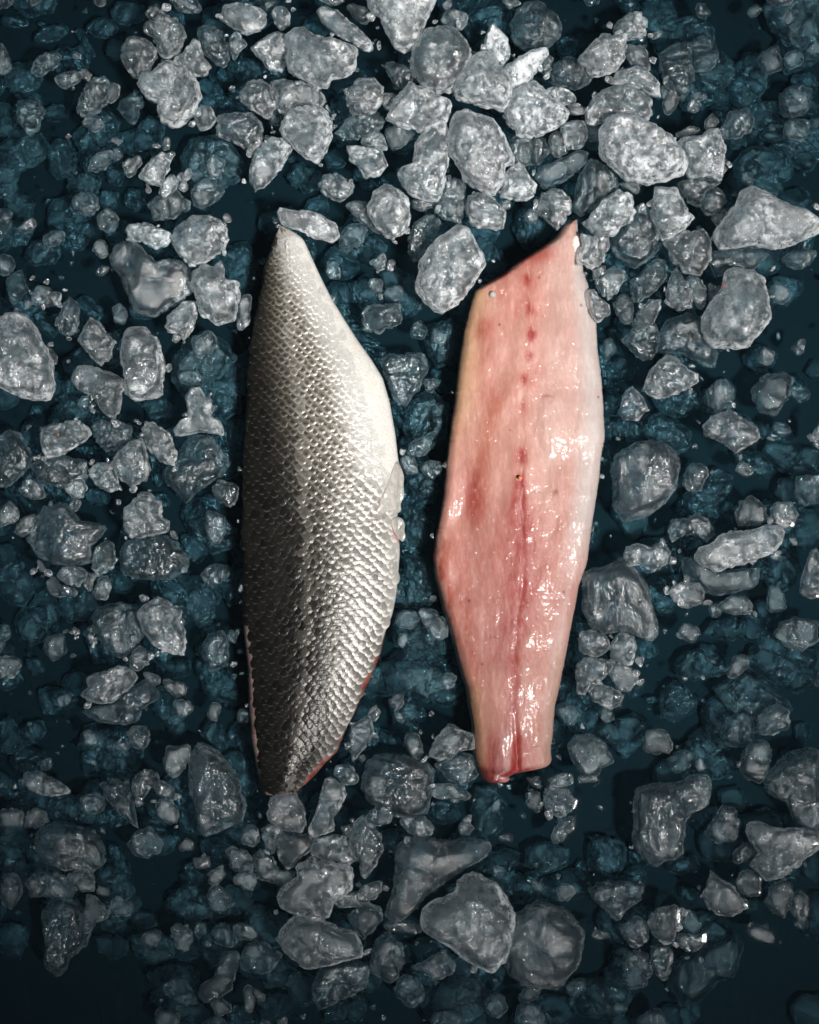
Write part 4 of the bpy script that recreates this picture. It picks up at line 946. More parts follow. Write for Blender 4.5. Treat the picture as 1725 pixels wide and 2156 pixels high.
# scales
def skin_sampler():
    xx, yy, z = skin_g
    el, er = edges(A_L, A_R); ys = yy[:, 0]; u = (xx[150] - xx[150, 0]) / (xx[150, -1] - xx[150, 0])
    def h(x, y):
        l = el(y); r = er(y); uu = np.clip((x - l) / np.maximum(r - l, 1e-6), 0, 1)
        j = np.clip((y - ys[0]) / (ys[-1] - ys[0]) * (len(ys) - 1), 0, len(ys) - 1.001); j0 = j.astype(int); fj = j - j0
        i = np.clip(np.interp(uu, u, np.arange(len(u))), 0, len(u) - 1.001); i0 = i.astype(int); fi = i - i0
        return (z[j0, i0] * (1 - fi) + z[j0, i0 + 1] * fi) * (1 - fj) + (z[j0 + 1, i0] * (1 - fi) + z[j0 + 1, i0 + 1] * fi) * fj, uu
    return h
def build_scales():
    h = skin_sampler(); el, er = edges(A_L, A_R)
    rng = np.random.RandomState(3)
    lat = lambda y: np.interp(y, [480, 560, 700, 900, 1100, 1300, 1500, 1680], [592, 598, 612, 636, 645, 648, 636, 606])
    cx, cy = [], []
    y = 478.0; k = 0
    while y < 1676:
        size = np.interp(y, [470, 700, 1000, 1350, 1600, 1680], [12, 15.5, 18.0, 18.5, 15.0, 11.5])
        l = float(el(y)); r = float(er(y)); x0 = float(lat(y))
        j0 = int((l - x0) / size) - 1; j1 = int((r - x0) / size) + 1
        for j in range(j0, j1 + 1):
            x = x0 + (j + .5 * (k % 2)) * size
            # rows rise towards the belly as in the photograph
            yy_ = y - .22 * (x - x0)
            cx.append((x + rng.normal(0, 1.2), yy_ + rng.normal(0, 1.2), size * (1 + rng.normal(0, .09))))
        y += size * .62; k += 1
    c = np.array(cx); x, y, s = c.T
    l = el(y); r = er(y); u = (x - l) / np.maximum(r - l, 1)
    keep = (y > 476) & (y < 1674) & (x > l + 4) & (x < r - 5) & (x < belly_x(y) - 2 + rng.normal(0, 5, len(x)))
    x, y, s = x[keep], y[keep], s[keep]
    e = 1.5
    z, u = h(x, y); zx = (h(x + e, y)[0] - h(x - e, y)[0]) / (2 * e * S); zy = (h(x, y - e)[0] - h(x, y + e)[0]) / (2 * e * S)
    n = np.stack([-zx, -zy, np.ones_like(zx)], 1); n /= np.linalg.norm(n, axis=1)[:, None]
    fade = 1 - sstep(x, belly_x(y) - 85, belly_x(y) + 2) * .80          # scales sink into the smooth belly
    rot = -.22 + rng.normal(0, .08, len(x))
    tdir = np.stack([np.sin(rot), -np.cos(rot), 0 * x], 1); tdir -= n * (tdir * n).sum(1)[:, None]; tdir /= np.linalg.norm(tdir, axis=1)[:, None]
    bdir = np.cross(n, tdir)
    # unit scale: a in 0..1 root to free edge, c in -1..1 across
    aa = np.array([0, .35, .65, .85, .97, 1.0]); cc = np.linspace(-1, 1, 7)
    A, Cc = np.meshgrid(aa, cc, indexing='ij')
    width = np.array([.55, .95, 1.0, .80, .48, .44])[:, None]
    LX = Cc * width * .62
    LY = (A - .45) * 1.55 - .10 * Cc ** 2 * A
    LZ = .02 + .085 * A ** 1.5 + .09 * (1 - Cc ** 2) * np.sin(np.pi * np.clip(A, 0, 1) * .85)
    LZ[-1] = -.02
    nv = LX.size; fs = grid_faces(7, 6)
    out = []
    dk = dark_at(u, (y - 467) / 1214, x, y)
    rnd = rng.rand(len(x)); tl = rng.normal(0, .05, len(x))
    upper = 1 - sstep(y, 900, 1250)
    latd = np.abs(x - lat(y))
    for i in range(len(x)):
        m = s[i] * S; lift = fade[i] * (1 + .5 * (rnd[i] - .5))
        P = np.array([X(x[i]), Y(y[i]), z[i]]) + (LX.ravel() * m)[:, None] * bdir[i] + (LY.ravel() * m)[:, None] * tdir[i] + ((LZ.ravel() * lift + LX.ravel() * tl[i]) * m + 0.00004)[:, None] * n[i]
        # pigment: dark heart, pale rim on the flank; dark back; plus painted root shade and lit rims
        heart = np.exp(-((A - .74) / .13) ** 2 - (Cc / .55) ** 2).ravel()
        root = (1 - sstep(A, .58, .84)).ravel()  # painted shade of the pocket under the overlapping scale
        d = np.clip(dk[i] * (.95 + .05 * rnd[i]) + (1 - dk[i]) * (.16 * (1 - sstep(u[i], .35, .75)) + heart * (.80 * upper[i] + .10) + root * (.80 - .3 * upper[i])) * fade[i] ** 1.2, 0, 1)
        lit_rim = sstep(A, .84, .97).ravel() * (.13 + .20 * rnd[i]) * dk[i]  # paints the free edge of dark scales as if catching light
        d = np.clip(d - lit_rim, 0, 1)
        light = (SILV_D + (SILV_L - SILV_D) * float(max(sstep(u[i], .38, .85), sstep(u[i], .12, .45) * upper[i] * .4))) * (.85 + .30 * rnd[i]); ff = min(1.0, (1 - fade[i]) * 1.5); light = light * (1 - ff) + WHITE * ff
        dcol = DARK * (1 - .5 * upper[i] * (1 - dk[i])) + OLIVE * .5 * upper[i] * (1 - dk[i])
        if latd[i] < s[i] * .5: d = d * .82; light = light * 1.04
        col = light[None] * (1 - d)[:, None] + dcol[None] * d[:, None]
        out.append((P, col, m * (.6 + fade[i])))
    return out, fs
sc, fs = build_scales()
order = sorted(range(len(sc)), key=lambda i: -sc[i][2])
one = set(order[:300])
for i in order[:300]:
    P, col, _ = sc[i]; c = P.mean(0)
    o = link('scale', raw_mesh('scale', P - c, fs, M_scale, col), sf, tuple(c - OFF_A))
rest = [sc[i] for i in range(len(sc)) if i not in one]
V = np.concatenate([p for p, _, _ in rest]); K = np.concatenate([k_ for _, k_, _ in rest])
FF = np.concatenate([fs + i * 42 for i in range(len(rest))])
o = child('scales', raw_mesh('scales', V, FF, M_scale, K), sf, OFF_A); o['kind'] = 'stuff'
NSCALES = len(sc)

def blob(name, pts, z, h, mat, parent, off, seed=0, nr=6):
    """small cushion-shaped piece from an outline"""
    p = np.array(pts, float); c = p.mean(0); n = len(p)
    # round the outline
    for _ in range(2):
        q = np.roll(p, -1, 0); p = np.stack([.75 * p + .25 * q, .25 * p + .75 * q], 1).reshape(-1, 2)
    n = len(p); V = [(X(c[0]), Y(c[1]), z + h)]
    for r in range(1, nr + 1):
        f = np.sin(r / nr * np.pi / 2)
        for a in p:
            b = c + (a - c) * f
            V.append((X(b[0]), Y(b[1]), z + h * math.sqrt(max(0, 1 - f * f))))
    for a in p: V.append((X(c[0] + (a[0] - c[0]) * .9), Y(c[1] + (a[1] - c[1]) * .9), z - h * .6))
    V.append((X(c[0]), Y(c[1]), z - h * .6))
    V = np.array(V); V[:, 2] += (fbm(V / .0015 + seed, 2) - .5) * h * .5
    F = [(0, 1 + (i + 1) % n, 1 + i) for i in range(n)]
    for r in range(nr):
        a = 1 + r * n
        F += [(a + i, a + (i + 1) % n, a + n + (i + 1) % n, a + n + i) for i in range(n)]
    e = len(V) - 1; a = 1 + nr * n
    F += [(e, a + i, a + (i + 1) % n) for i in range(n)]
    me = raw_mesh(name, V, F, mat)
    return child(name, me, parent, off)
blob('flesh_tip', tip, ZB + .002, .003, M_bone, sf, OFF_A, 1)
def drape(name, pts, lift, mat, fold, seed):
    """thin wrinkled flap lying on the skin"""
    h = skin_sampler(); p = np.array(pts, float); c = p.mean(0)
    for _ in range(2):
        q = np.roll(p, -1, 0); p = np.stack([.75 * p + .25 * q, .25 * p + .75 * q], 1).reshape(-1, 2)
    n = len(p); nr = 7; R = [np.repeat(c[None], 1, 0)] + [c + (p - c) * (r / nr) for r in range(1, nr + 1)]
    f = np.concatenate([[0.0]] + [np.full(n, r / nr) for r in range(1, nr + 1)])
    xy = np.concatenate(R); z = h(xy[:, 0], xy[:, 1])[0]
    wr = np.sin((xy[:, 0] * .75 + xy[:, 1] * .35) / fold + 3 * fbm(np.stack([xy[:, 0] / 14, xy[:, 1] / 14, 0 * f + seed], 1), 2))
    zt = z + lift * (np.sqrt(np.clip(1 - f ** 4, 0, 1)) * .6 + .15) + lift * .55 * wr * (1 - .5 * f)
    top = np.stack([X(xy[:, 0]), Y(xy[:, 1]), zt], 1); bot = top.copy(); bot[:, 2] = z - .0015
    F = [(0, 1 + (i + 1) % n, 1 + i) for i in range(n)]
    for r in range(nr - 1):
        a = 1 + r * n; F += [(a + i, a + (i + 1) % n, a + n + (i + 1) % n, a + n + i) for i in range(n)]
    m = len(top); a = 1 + (nr - 1) * n
    F += [(a + i, a + (i + 1) % n, m + a + (i + 1) % n, m + a + i) for i in range(n)]
    return child(name, raw_mesh(name, np.concatenate([top, bot]), F, mat), sf, OFF_A)
o = drape('fin_stub', [(836, 962), (845, 984), (852, 1003), (849, 1024), (853, 1045), (843, 1060), (846, 1076), (832, 1084), (818, 1078), (803, 1084), (786, 1080), (795, 1066), (803, 1040), (816, 1012), (826, 985)], .0011, M_membrane, 6.0, 2)
o['label'] = 'pale wrinkled fin stub at the belly edge'
drape('belly_flap', [(822, 1096), (832, 1087), (846, 1090), (854, 1104), (851, 1118), (856, 1130), (848, 1144), (838, 1134), (828, 1120), (822, 1108)], .0010, M_membrane, 5.0, 5)
blob('slit', [(819, 1086), (824, 1090), (824, 1102), (830, 1118), (838, 1132), (842, 1145), (836, 1140), (827, 1124), (820, 1108), (817, 1096)], ZB + .0050, .0022, M_bone, sf, OFF_A, 9)

# --- pink fillet, flesh side up
MX = np.array([(1130, 520), (1112, 560), (1113, 600), (1118, 650), (1121, 700), (1118, 745), (1106, 790), (1100, 850), (1100, 930), (1098, 1000), (1097, 1050), (1100, 1120), (1105, 1180), (1101, 1250), (1091, 1300), (1085, 1400), (1085, 1500), (1089, 1560), (1090, 1630)], float)
def mid_x(y): return np.interp(y, MX[:, 1], MX[:, 0])
def septa(x, y):
    """thin pale lines between the muscle flakes: slanting up towards the midline on the left, down along on the right"""
    dx = mid_x(y) - x
    q = y - 1.30 * dx + .0012 * dx ** 2
    ph = q / 70.0 + .55 * (fbm(np.stack([x / 60, y / 60, 0 * x + 1], 1), 2) - .5)
    fr_ = np.abs(ph - np.round(ph))
    return fr_, dx
def pink_top(u, t, x, y, w):
    sh = x.shape; xf, yf = x.ravel(), y.ravel()
    thick = 0.0092 * np.interp(t, [0, .04, .15, .5, .85, 1], [.40, .6, .85, 1.0, .95, .80])
    a = arch(u, w, 20, .5)
    prof = .45 + .55 * (1 - np.clip(np.abs(u - .45) / .58, 0, 1) ** 2)
    fr_, dx = septa(xf, yf)
    d = np.abs(x - mid_x(y))
    groove = np.exp(-(d / 7) ** 2) * np.interp(y, [540, 700, 1000, 1200, 1500, 1600, 1640], [.0, .0, .0002, .0004, .0002, .0010, .0016])
    fl = (np.exp(-(fr_ / .05) ** 2) * .00003 * np.clip(dx / 25, 0, 1) * (1 - sstep(yf, 1350, 1450))).reshape(sh)
    lump = (fbm(np.stack([xf / 55, yf / 80, 0 * xf + 4], 1), 2) - .5).reshape(sh) * .0024
    lump2 = (fbm(np.stack([xf / 16, yf / 46, 0 * xf + 8], 1), 3) - .5).reshape(sh) * .0006
    cav = np.exp(-(((x - 985) / 38) ** 2 + ((y - 1075) / 110) ** 2)) * .0030       # hollow of the belly wall
    end = np.clip(np.minimum(t / .012, (1 - t) / .006), 0, 1) ** .5
    return (.003 + thick * a * prof) * (.25 + .75 * end) + (lump + lump2 - groove - fl - cav) * np.minimum(a * 1.3, 1)
def pink_tint(u, t, x, y):
    def mix(c, col, f): return c * (1 - f)[:, None] + col[None] * f[:, None]
    n = fbm(np.stack([x / 60, y / 90, 0 * x], 1), 3); n2 = fbm(np.stack([x / 18, y / 40, 0 * x + 5], 1), 3)
    c = np.repeat(srgb(236, 192, 180)[None], len(x), 0)
    c = mix(c, srgb(228, 168, 155), sstep(n, .40, .72) * .6)
    dx = x - mid_x(y)
    c = mix(c, srgb(234, 212, 204), sstep(dx, 5, 60) * (1 - sstep(y, 900, 1200)) * .55)
    c = mix(c, srgb(226, 176, 166), sstep(y, 1080, 1300) * .55)
    # white right margin, yellowish upper left margin
    c = mix(c, srgb(233, 222, 218), sstep(u, .78, .93) * (1 - .55 * sstep(y, 1080, 1260)))
    c = mix(c, srgb(233, 203, 168), (1 - sstep(u, .0, .24)) * sstep(y, 590, 620) * (1 - sstep(y, 800, 1020)) * .8)
    c = mix(c, srgb(228, 190, 158), (1 - sstep(u, .02, .26)) * sstep(y, 1380, 1480) * .8)
    c = mix(c, srgb(226, 198, 186), sstep(u, .80, .95) * sstep(y, 1330, 1420) * .7)
    # tan bruise down the flank and orange left edge
    b = np.exp(-((x - np.interp(y, [780, 900, 1000, 1100], [1070, 1030, 1010, 1000])) / 20) ** 2) * sstep(y, 770, 860) * (1 - sstep(y, 1060, 1140))
    c = mix(c, srgb(208, 128, 92), b * .50)
    b = np.exp(-(((x - 998) / 26) ** 2 + ((y - 1050) / 60) ** 2)); c = mix(c, srgb(196, 92, 88), b * .62)
    b = np.exp(-(((x - (922 + np.clip(y - 1200, 0, 200) * .22)) / 24) ** 2)) * sstep(y, 1060, 1150) * (1 - sstep(y, 1290, 1400)); c = mix(c, srgb(204, 108, 78), b * sstep(n2, .25, .6) * .85)
    b = np.exp(-((x - np.interp(y, [1180, 1300, 1420], [965, 985, 1000])) / 16) ** 2) * sstep(y, 1120, 1200) * (1 - sstep(y, 1400, 1480)); c = mix(c, srgb(208, 122, 104), b * .4)
    b = np.exp(-(((x - 1020) / 18) ** 2 + ((y - 690) / 22) ** 2)); c = mix(c, srgb(216, 132, 116), b * .55)
    # red top cut
    el, er = edges(B_L, B_R)
    e = (x - el(y)); b = np.exp(-(e / 16) ** 2) * sstep(y, 500, 530) * (1 - sstep(y, 580, 600)); c = mix(c, srgb(186, 48, 40), b * sstep(n2, .2, .55) * .95)
    b = np.exp(-(((x - 1130) / 45) ** 2 + ((y - 533) / 16) ** 2)); c = mix(c, srgb(216, 110, 96), b * .55)
    # midline: beads of red above, a red seam below
    s1 = np.zeros(len(x))
    for yy_, ss, rr in ((585, .6, 8), (648, .7, 9), (703, .9, 9), (748, .6, 8), (796, .6, 9), (855, .35, 9), (962, .9, 11), (1020, .8, 12), (1052, .9, 14)):
        s1 = np.maximum(s1, ss * np.exp(-((dx / (rr * 1.0)) ** 2 + ((y - yy_) / (rr * 1.6)) ** 2)))
    c = mix(c, srgb(198, 62, 46), np.clip(s1 * 1.4, 0, 1))
    wS = np.interp(y, [540, 900, 1040, 1090, 1180, 1260, 1320, 1400, 1530, 1570, 1640], [4, 4, 12, 23, 28, 30, 19, 8, 8, 15, 20])
    sS = np.interp(y, [540, 620, 930, 1020, 1080, 1180, 1300, 1360, 1530, 1560, 1640], [.06, .06, .10, .35, .80, .80, .9, .6, .55, .9, 1.0])
    c = mix(c, srgb(204, 88, 76), np.exp(-(dx / wS) ** 2) * np.minimum(1, sS * 1.15) * (.55 + .45 * sstep(n2, .25, .6)))
    c = mix(c, srgb(206, 132, 124), np.exp(-(dx / (wS * 3.2)) ** 2) * sstep(y, 1000, 1100) * .45)
    c = mix(c, srgb(196, 118, 120), np.exp(-((x - 1050) / 28) ** 2) * sstep(y, 1250, 1330) * (1 - sstep(y, 1380, 1440)) * .35)
    # red muscle of the tail
    c = mix(c, srgb(176, 62, 54), np.exp(-((x - 1042) / 15) ** 2) * sstep(y, 1520, 1600) * .70)
    c = mix(c, srgb(214, 176, 178), np.exp(-((x - 1066) / 11) ** 2) * sstep(y, 1500, 1570) * .6)
    c = mix(c, srgb(166, 48, 40), sstep(y, 1612, 1628) * (1 - sstep(u, .72, .9)) * .75)
    fr_, d2 = septa(x, y)
    ln = np.exp(-(fr_ / .018) ** 2) * sstep(d2, 2, 16) * (1 - sstep(y, 1020, 1120)) * sstep(y, 600, 680)
    c = mix(c, srgb(240, 216, 204), ln * .22 * sstep(n2, .30, .55))
    sh = np.exp(-((fr_ - .06) / .05) ** 2) * sstep(d2, 2, 16) * (1 - sstep(y, 1020, 1120)) * sstep(y, 600, 680)
    c = mix(c, srgb(206, 132, 112), sh * .04)
    # pale fibre strokes lower down
    st_ = fbm(np.stack([(x - .22 * np.abs(y - 1300) * np.sign(dx)) / 5.0, y / 120, 0 * x + 11], 1), 3)
    c = mix(c, srgb(238, 206, 196), sstep(st_, .60, .76) * sstep(y, 1060, 1160) * .22)
    c = mix(c, srgb(196, 58, 46), np.exp(-(dx / (wS * .62)) ** 2) * np.clip(sS - .25, 0, 1) * (.5 + .5 * sstep(n2, .3, .55)))
    c = mix(c, srgb(214, 120, 108), np.exp(-((dx + 2) / (wS * 2.2)) ** 2) * np.clip(sS - .3, 0, 1) * sstep(n2, .35, .65) * .35)
    # thin white nerve along the midline
    c = mix(c, srgb(238, 214, 202), np.exp(-((dx - 2 - 2 * np.sin(y / 9)) / 1.5) ** 2) * sstep(fbm(np.stack([0 * y, y / 26, 0 * y + 1], 1), 2), .4, .55) * (1 - sstep(y, 1080, 1140)) * .6)
    # small specks and scars
    for px, py, rr, cc in ((1053, 681, 2.2, (120, 70, 40)), (1137, 581, 2.0, (150, 110, 40)), (1227, 639, 2.6, (150, 110, 50)), (1189, 1248, 2.6, (150, 20, 20)), (988, 1266, 3.0, (150, 20, 30)), (1264, 834, 2, (120, 90, 60)), (1145, 1475, 4.5, (236, 206, 200)), (1016, 1400, 2.4, (170, 30, 30)), (1075, 905, 1.6, (150, 40, 30))):
        c = mix(c, srgb(*cc), np.exp(-(((x - px) / rr) ** 2 + ((y - py) / rr) ** 2)) * .9)
    for px, py, rx, ry in ((1155, 832, 11, 3), (1130, 1340 - 330 + 25, 12, 2.2), (1042, 1343, 11, 2.2), (1132, 1574, 9, 2.4), (1172, 1035, 6, 6)):
        yy_ = py + ((x - px) / rx) ** 2 * 3
        c = mix(c, srgb(176, 112, 92), np.exp(-(((x - px) / rx) ** 4 + ((y - yy_) / ry) ** 2)) * .55)
    return np.clip(c ** 1.60 * .38, 0, 1)
pf = bpy.data.objects.new('fish_fillet', None); scene.collection.objects.link(pf)
tag(pf, 'pink raw fish fillet lying flesh side up with a red centre seam', 'fish fillet', 'two fish fillets on ice')
OFF_B = np.array([X(1100), Y(1060), 0.0]); pf.location = tuple(OFF_B)
me, _ = slab('flesh', B_L, B_R, 170, 560, pink_top, ZB, M_flesh, pink_tint, wob=2.2)
child('flesh', me, pf, OFF_B)
def uskin_top(u, t, x, y, w): return .0012 + .0012 * arch(u, w, 10, .5)
SK_L = [(a - (3 if 1200 < b < 1600 else -2), b + (0 if b > 470 else 4)) for a, b in B_L]; SK_R = [(a - 3, b + (0 if b > 470 else 4)) for a, b in B_R]
me, _ = slab('skin', SK_L, SK_R, 24, 200, uskin_top, ZB - .002, M_skin, lambda u, t, x, y: np.repeat(srgb(176, 168, 160)[None], len(x), 0), wob=4.0)
o = child('skin', me, pf, OFF_B); o['label'] = 'pale skin edge showing under the flesh'
o = blob('bone_end', [(1030, 1640), (1034, 1632), (1046, 1628), (1060, 1631), (1074, 1640), (1076, 1648), (1066, 1653), (1050, 1652), (1037, 1648)], ZB + .0075, .0036, M_bone, pf, OFF_B, 2)
o['label'] = 'cut purple bone end at the tail'
o = blob('fat_strip', [(1204, 500), (1212, 488), (1222, 490), (1228, 512), (1229, 540), (1222, 556), (1212, 548), (1206, 524)], ZB + .0060, .0022, M_fat, pf, OFF_B, 3)
o['label'] = 'pale fat strip at the shoulder'
th = np.linspace(0, 2 * np.pi, 8, endpoint=False)
blob('liquid_bead', [(1096 + 5 * math.cos(a), 1006 + 5 * math.sin(a)) for a in th], ZB + .0142, .0012, M_drop, pf, OFF_B, 5, 4)
blob('liquid_bead', [(1039 + 8 * math.cos(a), 617 + 8 * math.sin(a)) for a in th], ZB + .0094, .0014, M_membrane, pf, OFF_B, 5, 4)

# ---------------------------------------------------------------- the ice
areas = np.array([abs(0.5 * np.sum(p[:, 0] * np.roll(p[:, 1], -1) - np.roll(p[:, 0], -1) * p[:, 1])) for p in polys])
cent = np.array([centroid(p) for p in polys])
weight = areas * np.array([{'h': 1.0, 'H': 1.0, 'm': .8, 's': .45}[e[0]] for e in ICE]) + np.array([1e6 if e[2] else 0 for e in ICE])
single = set(np.argsort(-weight)[:300].tolist())
# labels
FISH_REF = [('the silver fillet', FISH_A), ('the pink fillet', FISH_B)]
lmk = [i for i in range(len(ICE)) if ICE[i][2]]
used = set(); labels = {}
def looks(i, full=True):
    lev, fr = ICE[i][0], ICE[i][1]; p = polys[i]
    d = p - cent[i]; ev = np.sqrt(np.maximum(np.linalg.eigvalsh(d.T @ d), 1e-9)); el_ = ev[1] / ev[0]
    size = 'tiny' if areas[i] < 500 else 'small' if areas[i] < 1500 else 'mid-sized' if areas[i] < 4200 else 'large'
    if lev == 's': cl = 'sunken bluish'
    else: cl = 'clear' if fr < .22 else 'glassy' if fr < .32 else 'greyish' if fr < .42 else 'frosty' if fr < .55 else 'white'
    shp = 'long' if el_ > 1.75 else 'squat' if el_ < 1.2 else 'uneven'
    return ('%s %s %s ice piece' % (size, cl, shp)) if full else ('%s %s ice piece' % (size, cl.split()[-1]))
def direction(dx, dy):
    a = math.degrees(math.atan2(-dy, dx)) % 360
    return ['right of', 'above right of', 'above', 'above left of', 'left of', 'below left of', 'below', 'below right of'][int((a + 22.5) // 45) % 8]
for i in lmk: labels[i] = ICE[i][2] + (' ' + ICE[i][3] if ICE[i][3] else '')
for i in sorted(single - set(lmk), key=lambda i: -areas[i]):
    best = sorted(lmk, key=lambda j: np.hypot(*(cent[i] - cent[j])) - .35 * math.sqrt(areas[j]))
    for j in best[:14]:
        key = (direction(*(cent[i] - cent[j])), j)
        if key in used: continue
        used.add(key); labels[i] = '%s %s the %s' % (looks(i), key[0], ICE[j][2])
        if len(labels[i].replace('-', ' ').replace("'", ' ').split()) > 16: labels[i] = '%s %s the %s' % (looks(i, False), key[0], ICE[j][2])
        break
made = []
stuff_v, stuff_f, stuff_a, nvt = [], [], [], 0
for i, (lev, fr, short, ctx, _) in enumerate(ICE):
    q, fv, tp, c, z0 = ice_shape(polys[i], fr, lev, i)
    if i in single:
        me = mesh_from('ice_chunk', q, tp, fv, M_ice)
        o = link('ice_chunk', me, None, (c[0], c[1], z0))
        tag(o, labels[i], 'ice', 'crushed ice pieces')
        made.append(o)
    else:
        stuff_v.append(q + np.array([c[0], c[1], z0])); stuff_f.append((tp[0] + nvt, tp[2])); stuff_a.append(fv); nvt += len(q)
# dim lumps deep under the others, a mass nobody could count
OPEN = [(150, 60, 130, 45), (90, 380, 70, 45), (70, 1440, 60, 45), (110, 1560, 70, 45), (330, 1840, 70, 55), (150, 2090, 180, 150), (1330, 1660, 95, 85), (1620, 2080, 190, 90), (1560, 70, 55, 40), (1440, 1500, 60, 50), (1670, 1480, 40, 60), (1130, 1800, 60, 40)]
rng = np.random.RandomState(5)
for k in range(620):
    px, py = rng.rand() * 1765 - 20, rng.rand() * 2196 - 20
    if any(((px - a) / c_) ** 2 + ((py - b) / d_) ** 2 < 1 for a, b, c_, d_ in OPEN): continue
    r = 22 + 30 * rng.rand(); a = np.sort(np.arange(9) / 9 + .06 * rng.rand(9)) * 2 * np.pi; ph = rng.rand() * 6.28; el_ = .65 + .35 * rng.rand()
    rr = r * (.8 + .4 * rng.rand(9)); p = np.stack([rr * np.cos(a), rr * np.sin(a) * el_], 1)
    p = np.stack([px + p[:, 0] * math.cos(ph) - p[:, 1] * math.sin(ph), py + p[:, 0] * math.sin(ph) + p[:, 1] * math.cos(ph)], 1)
    q, fv, tp, c, z0 = ice_shape(p, .18 + .25 * rng.rand(), 's', 3000 + k, small=True)
    z0 = .001; q[:, 2] *= .72
    stuff_v.append(q + np.array([c[0], c[1], z0])); stuff_f.append((tp[0] + nvt, tp[2])); stuff_a.append(fv); nvt += len(q)
# crumbs and slush between the lumps: nobody could count them
rng = np.random.RandomState(21)
rim_pts = np.array(FISH_A[3:] + FISH_B[3:], float)
for k in range(1050):
    px, py = rng.rand() * 1765 - 20, rng.rand() * 2196 - 20
    if k >= 940:
        b0 = rim_pts[rng.randint(len(rim_pts))]; px, py = b0 + rng.normal(0, 7, 2)
    if (px < 330 and py > 1960 and px - 330 < -(2156 - py) * .2 ) or (px > 1420 and py > 1990): continue
    r = 2.5 + 6 * rng.rand() ** 2
    a = np.sort(rng.rand(7)) * 2 * np.pi
    p = np.stack([px + r * np.cos(a) * (.7 + .6 * rng.rand(7)), py + r * np.sin(a) * (.7 + .6 * rng.rand(7))], 1)
    if abs(0.5 * np.sum(p[:, 0] * np.roll(p[:, 1], -1) - np.roll(p[:, 0], -1) * p[:, 1])) < 8: continue
    lev = 's' if rng.rand() < .72 else 'm'
    q, fv, tp, c, z0 = ice_shape(p, .25 + .3 * rng.rand(), lev, 1000 + k, small=True)
    if lev == 's': z0 = 0.004 + rng.rand() * .012
    else: z0 = WATER - .0022
    stuff_v.append(q + np.array([c[0], c[1], z0])); stuff_f.append((tp[0] + nvt, tp[2])); stuff_a.append(fv); nvt += len(q)
# clear half-sunk lumps filling the gaps of the bed
occ = np.zeros((2196 // 6 + 2, 1765 // 6 + 2), bool)
def fill(p, on=True):
    x0, y0 = p.min(0); x1, y1 = p.max(0)
    for gy in range(max(0, int((y0 + 20) // 6)), min(occ.shape[0] - 1, int((y1 + 20) // 6)) + 1):
        for gx in range(max(0, int((x0 + 20) // 6)), min(occ.shape[1] - 1, int((x1 + 20) // 6)) + 1):
            X_, Y_ = gx * 6 - 17, gy * 6 - 17; ins = False
            for a, b in zip(p, np.roll(p, -1, 0)):
                if (a[1] > Y_) != (b[1] > Y_) and X_ < (b[0] - a[0]) * (Y_ - a[1]) / (b[1] - a[1]) + a[0]: ins = not ins
            if ins: occ[gy, gx] = True
for p, e in zip(polys, ICE):
    if e[0] != 's': fill(p)
fill(np.array(FISH_A, float)); fill(np.array(FISH_B, float))
for k in range(750):
    px, py = rng.rand() * 1765 - 20, rng.rand() * 2196 - 20
    if any(((px - a) / c_) ** 2 + ((py - b) / d_) ** 2 < 1.3 for a, b, c_, d_ in OPEN): continue
    r = 15 + 28 * rng.rand() ** 1.3; gx, gy = int((px + 20) // 6), int((py + 20) // 6); m_ = int(r * .7 / 6)
    if occ[max(0, gy - m_):gy + m_ + 1, max(0, gx - m_):gx + m_ + 1].any(): continue
    a = np.sort(np.arange(8) / 8 + .08 * rng.rand(8)) * 2 * np.pi; el_ = .55 + .45 * rng.rand(); ph = rng.rand() * 6.28
    rr = r * (.8 + .45 * rng.rand(8)); p = np.stack([rr * np.cos(a), rr * np.sin(a) * el_], 1)
    p = np.stack([px + p[:, 0] * math.cos(ph) - p[:, 1] * math.sin(ph), py + p[:, 0] * math.sin(ph) + p[:, 1] * math.cos(ph)], 1)
    fill(p)
    q, fv, tp, c, z0 = ice_shape(p, .06 + .20 * rng.rand(), 'm', 7000 + k, small=True)
    z0 = WATER + .0006 - .0055 * rng.rand() - q[:, 2].max()
    stuff_v.append(q + np.array([c[0], c[1], max(z0, .002)])); stuff_f.append((tp[0] + nvt, tp[2])); stuff_a.append(fv); nvt += len(q)
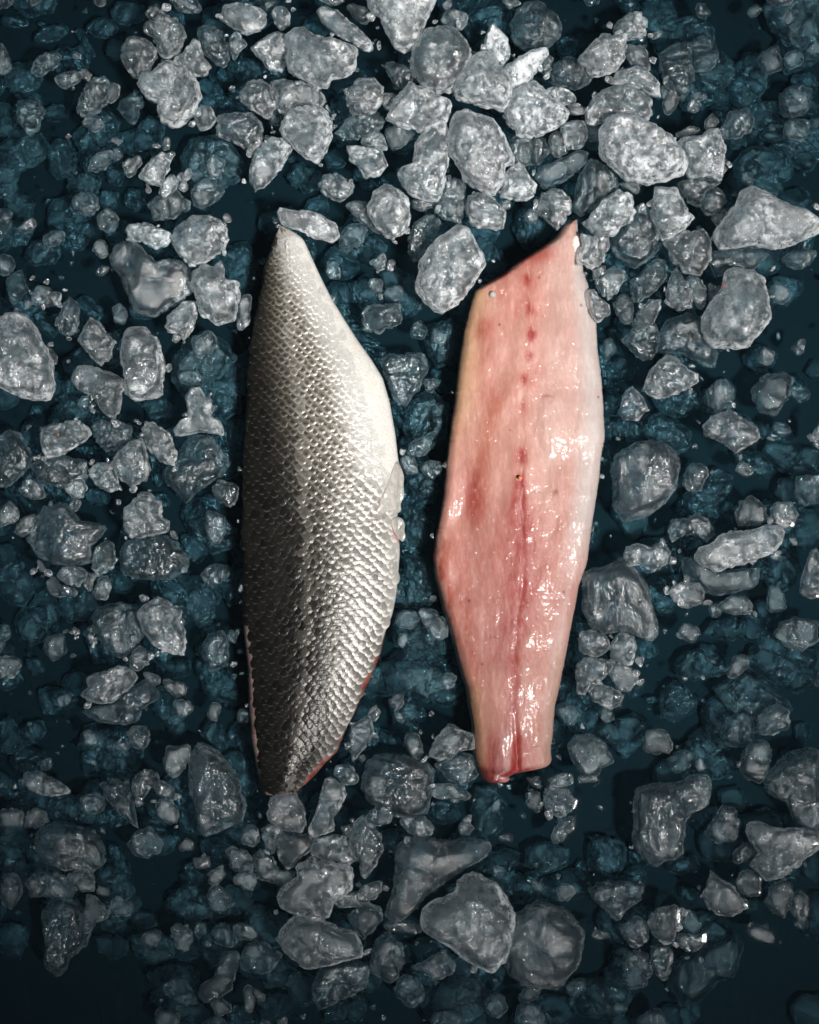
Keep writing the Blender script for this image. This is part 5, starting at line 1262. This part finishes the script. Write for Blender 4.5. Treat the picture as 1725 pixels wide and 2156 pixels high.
# bright chips lodged against the raised lumps
hs = [i for i in range(len(ICE)) if ICE[i][0] == 'h']
for k in range(330):
    i = hs[rng.randint(len(hs))]; p0 = polys[i][rng.randint(len(polys[i]))]; px, py = cent[i] + (p0 - cent[i]) * (1.05 + .25 * rng.rand()) + rng.normal(0, 4, 2)
    r = 4 + 7 * rng.rand() ** 1.5; a = np.sort(np.arange(7) / 7 + .1 * rng.rand(7)) * 2 * np.pi; el_ = .45 + .5 * rng.rand(); ph = rng.rand() * 6.28
    rr = r * (.75 + .5 * rng.rand(7)); p = np.stack([rr * np.cos(a), rr * np.sin(a) * el_], 1)
    p = np.stack([px + p[:, 0] * math.cos(ph) - p[:, 1] * math.sin(ph), py + p[:, 0] * math.sin(ph) + p[:, 1] * math.cos(ph)], 1)
    q, fv, tp, c, z0 = ice_shape(p, .3 + .35 * rng.rand(), 'm', 5000 + k, small=True)
    z0 = WATER - .001 + .0035 * rng.rand()
    stuff_v.append(q + np.array([c[0], c[1], z0])); stuff_f.append((tp[0] + nvt, tp[2])); stuff_a.append(fv); nvt += len(q)
idx = np.concatenate([f[0] for f in stuff_f]); tot = np.concatenate([f[1] for f in stuff_f]); st = np.concatenate([[0], np.cumsum(tot)[:-1]]).astype(np.int32)
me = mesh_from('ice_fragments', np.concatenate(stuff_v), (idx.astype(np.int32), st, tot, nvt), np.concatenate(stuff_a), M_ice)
tag(link('ice_fragments', me), 'small sunken ice fragments and crumbs scattered between the larger pieces', 'ice', None, 'stuff')
def fleck(name, host, px, py, rx, ry, mat):
    j = min(range(len(made)), key=lambda k: np.hypot(made[k].location.x - X(host[0]), made[k].location.y - Y(host[1])))
    o = made[j]; zz = max(v.co.z for v in o.data.vertices) + o.location.z
    a = np.linspace(0, 2 * np.pi, 7, endpoint=False)
    blob(name, [(px + rx * math.cos(t), py + ry * math.sin(t)) for t in a], zz - .0035, .0012, mat, o, np.array(o.location), 3, 3)
fleck('rusty_fleck', (133, 921), 116, 914, 2.5, 5, M_rust)
fleck('red_fleck', (1545, 640), 1522, 602, 3, 3, M_red)

water = build_water(); tag(water, 'cold dark teal meltwater around the ice', None, None, 'structure')
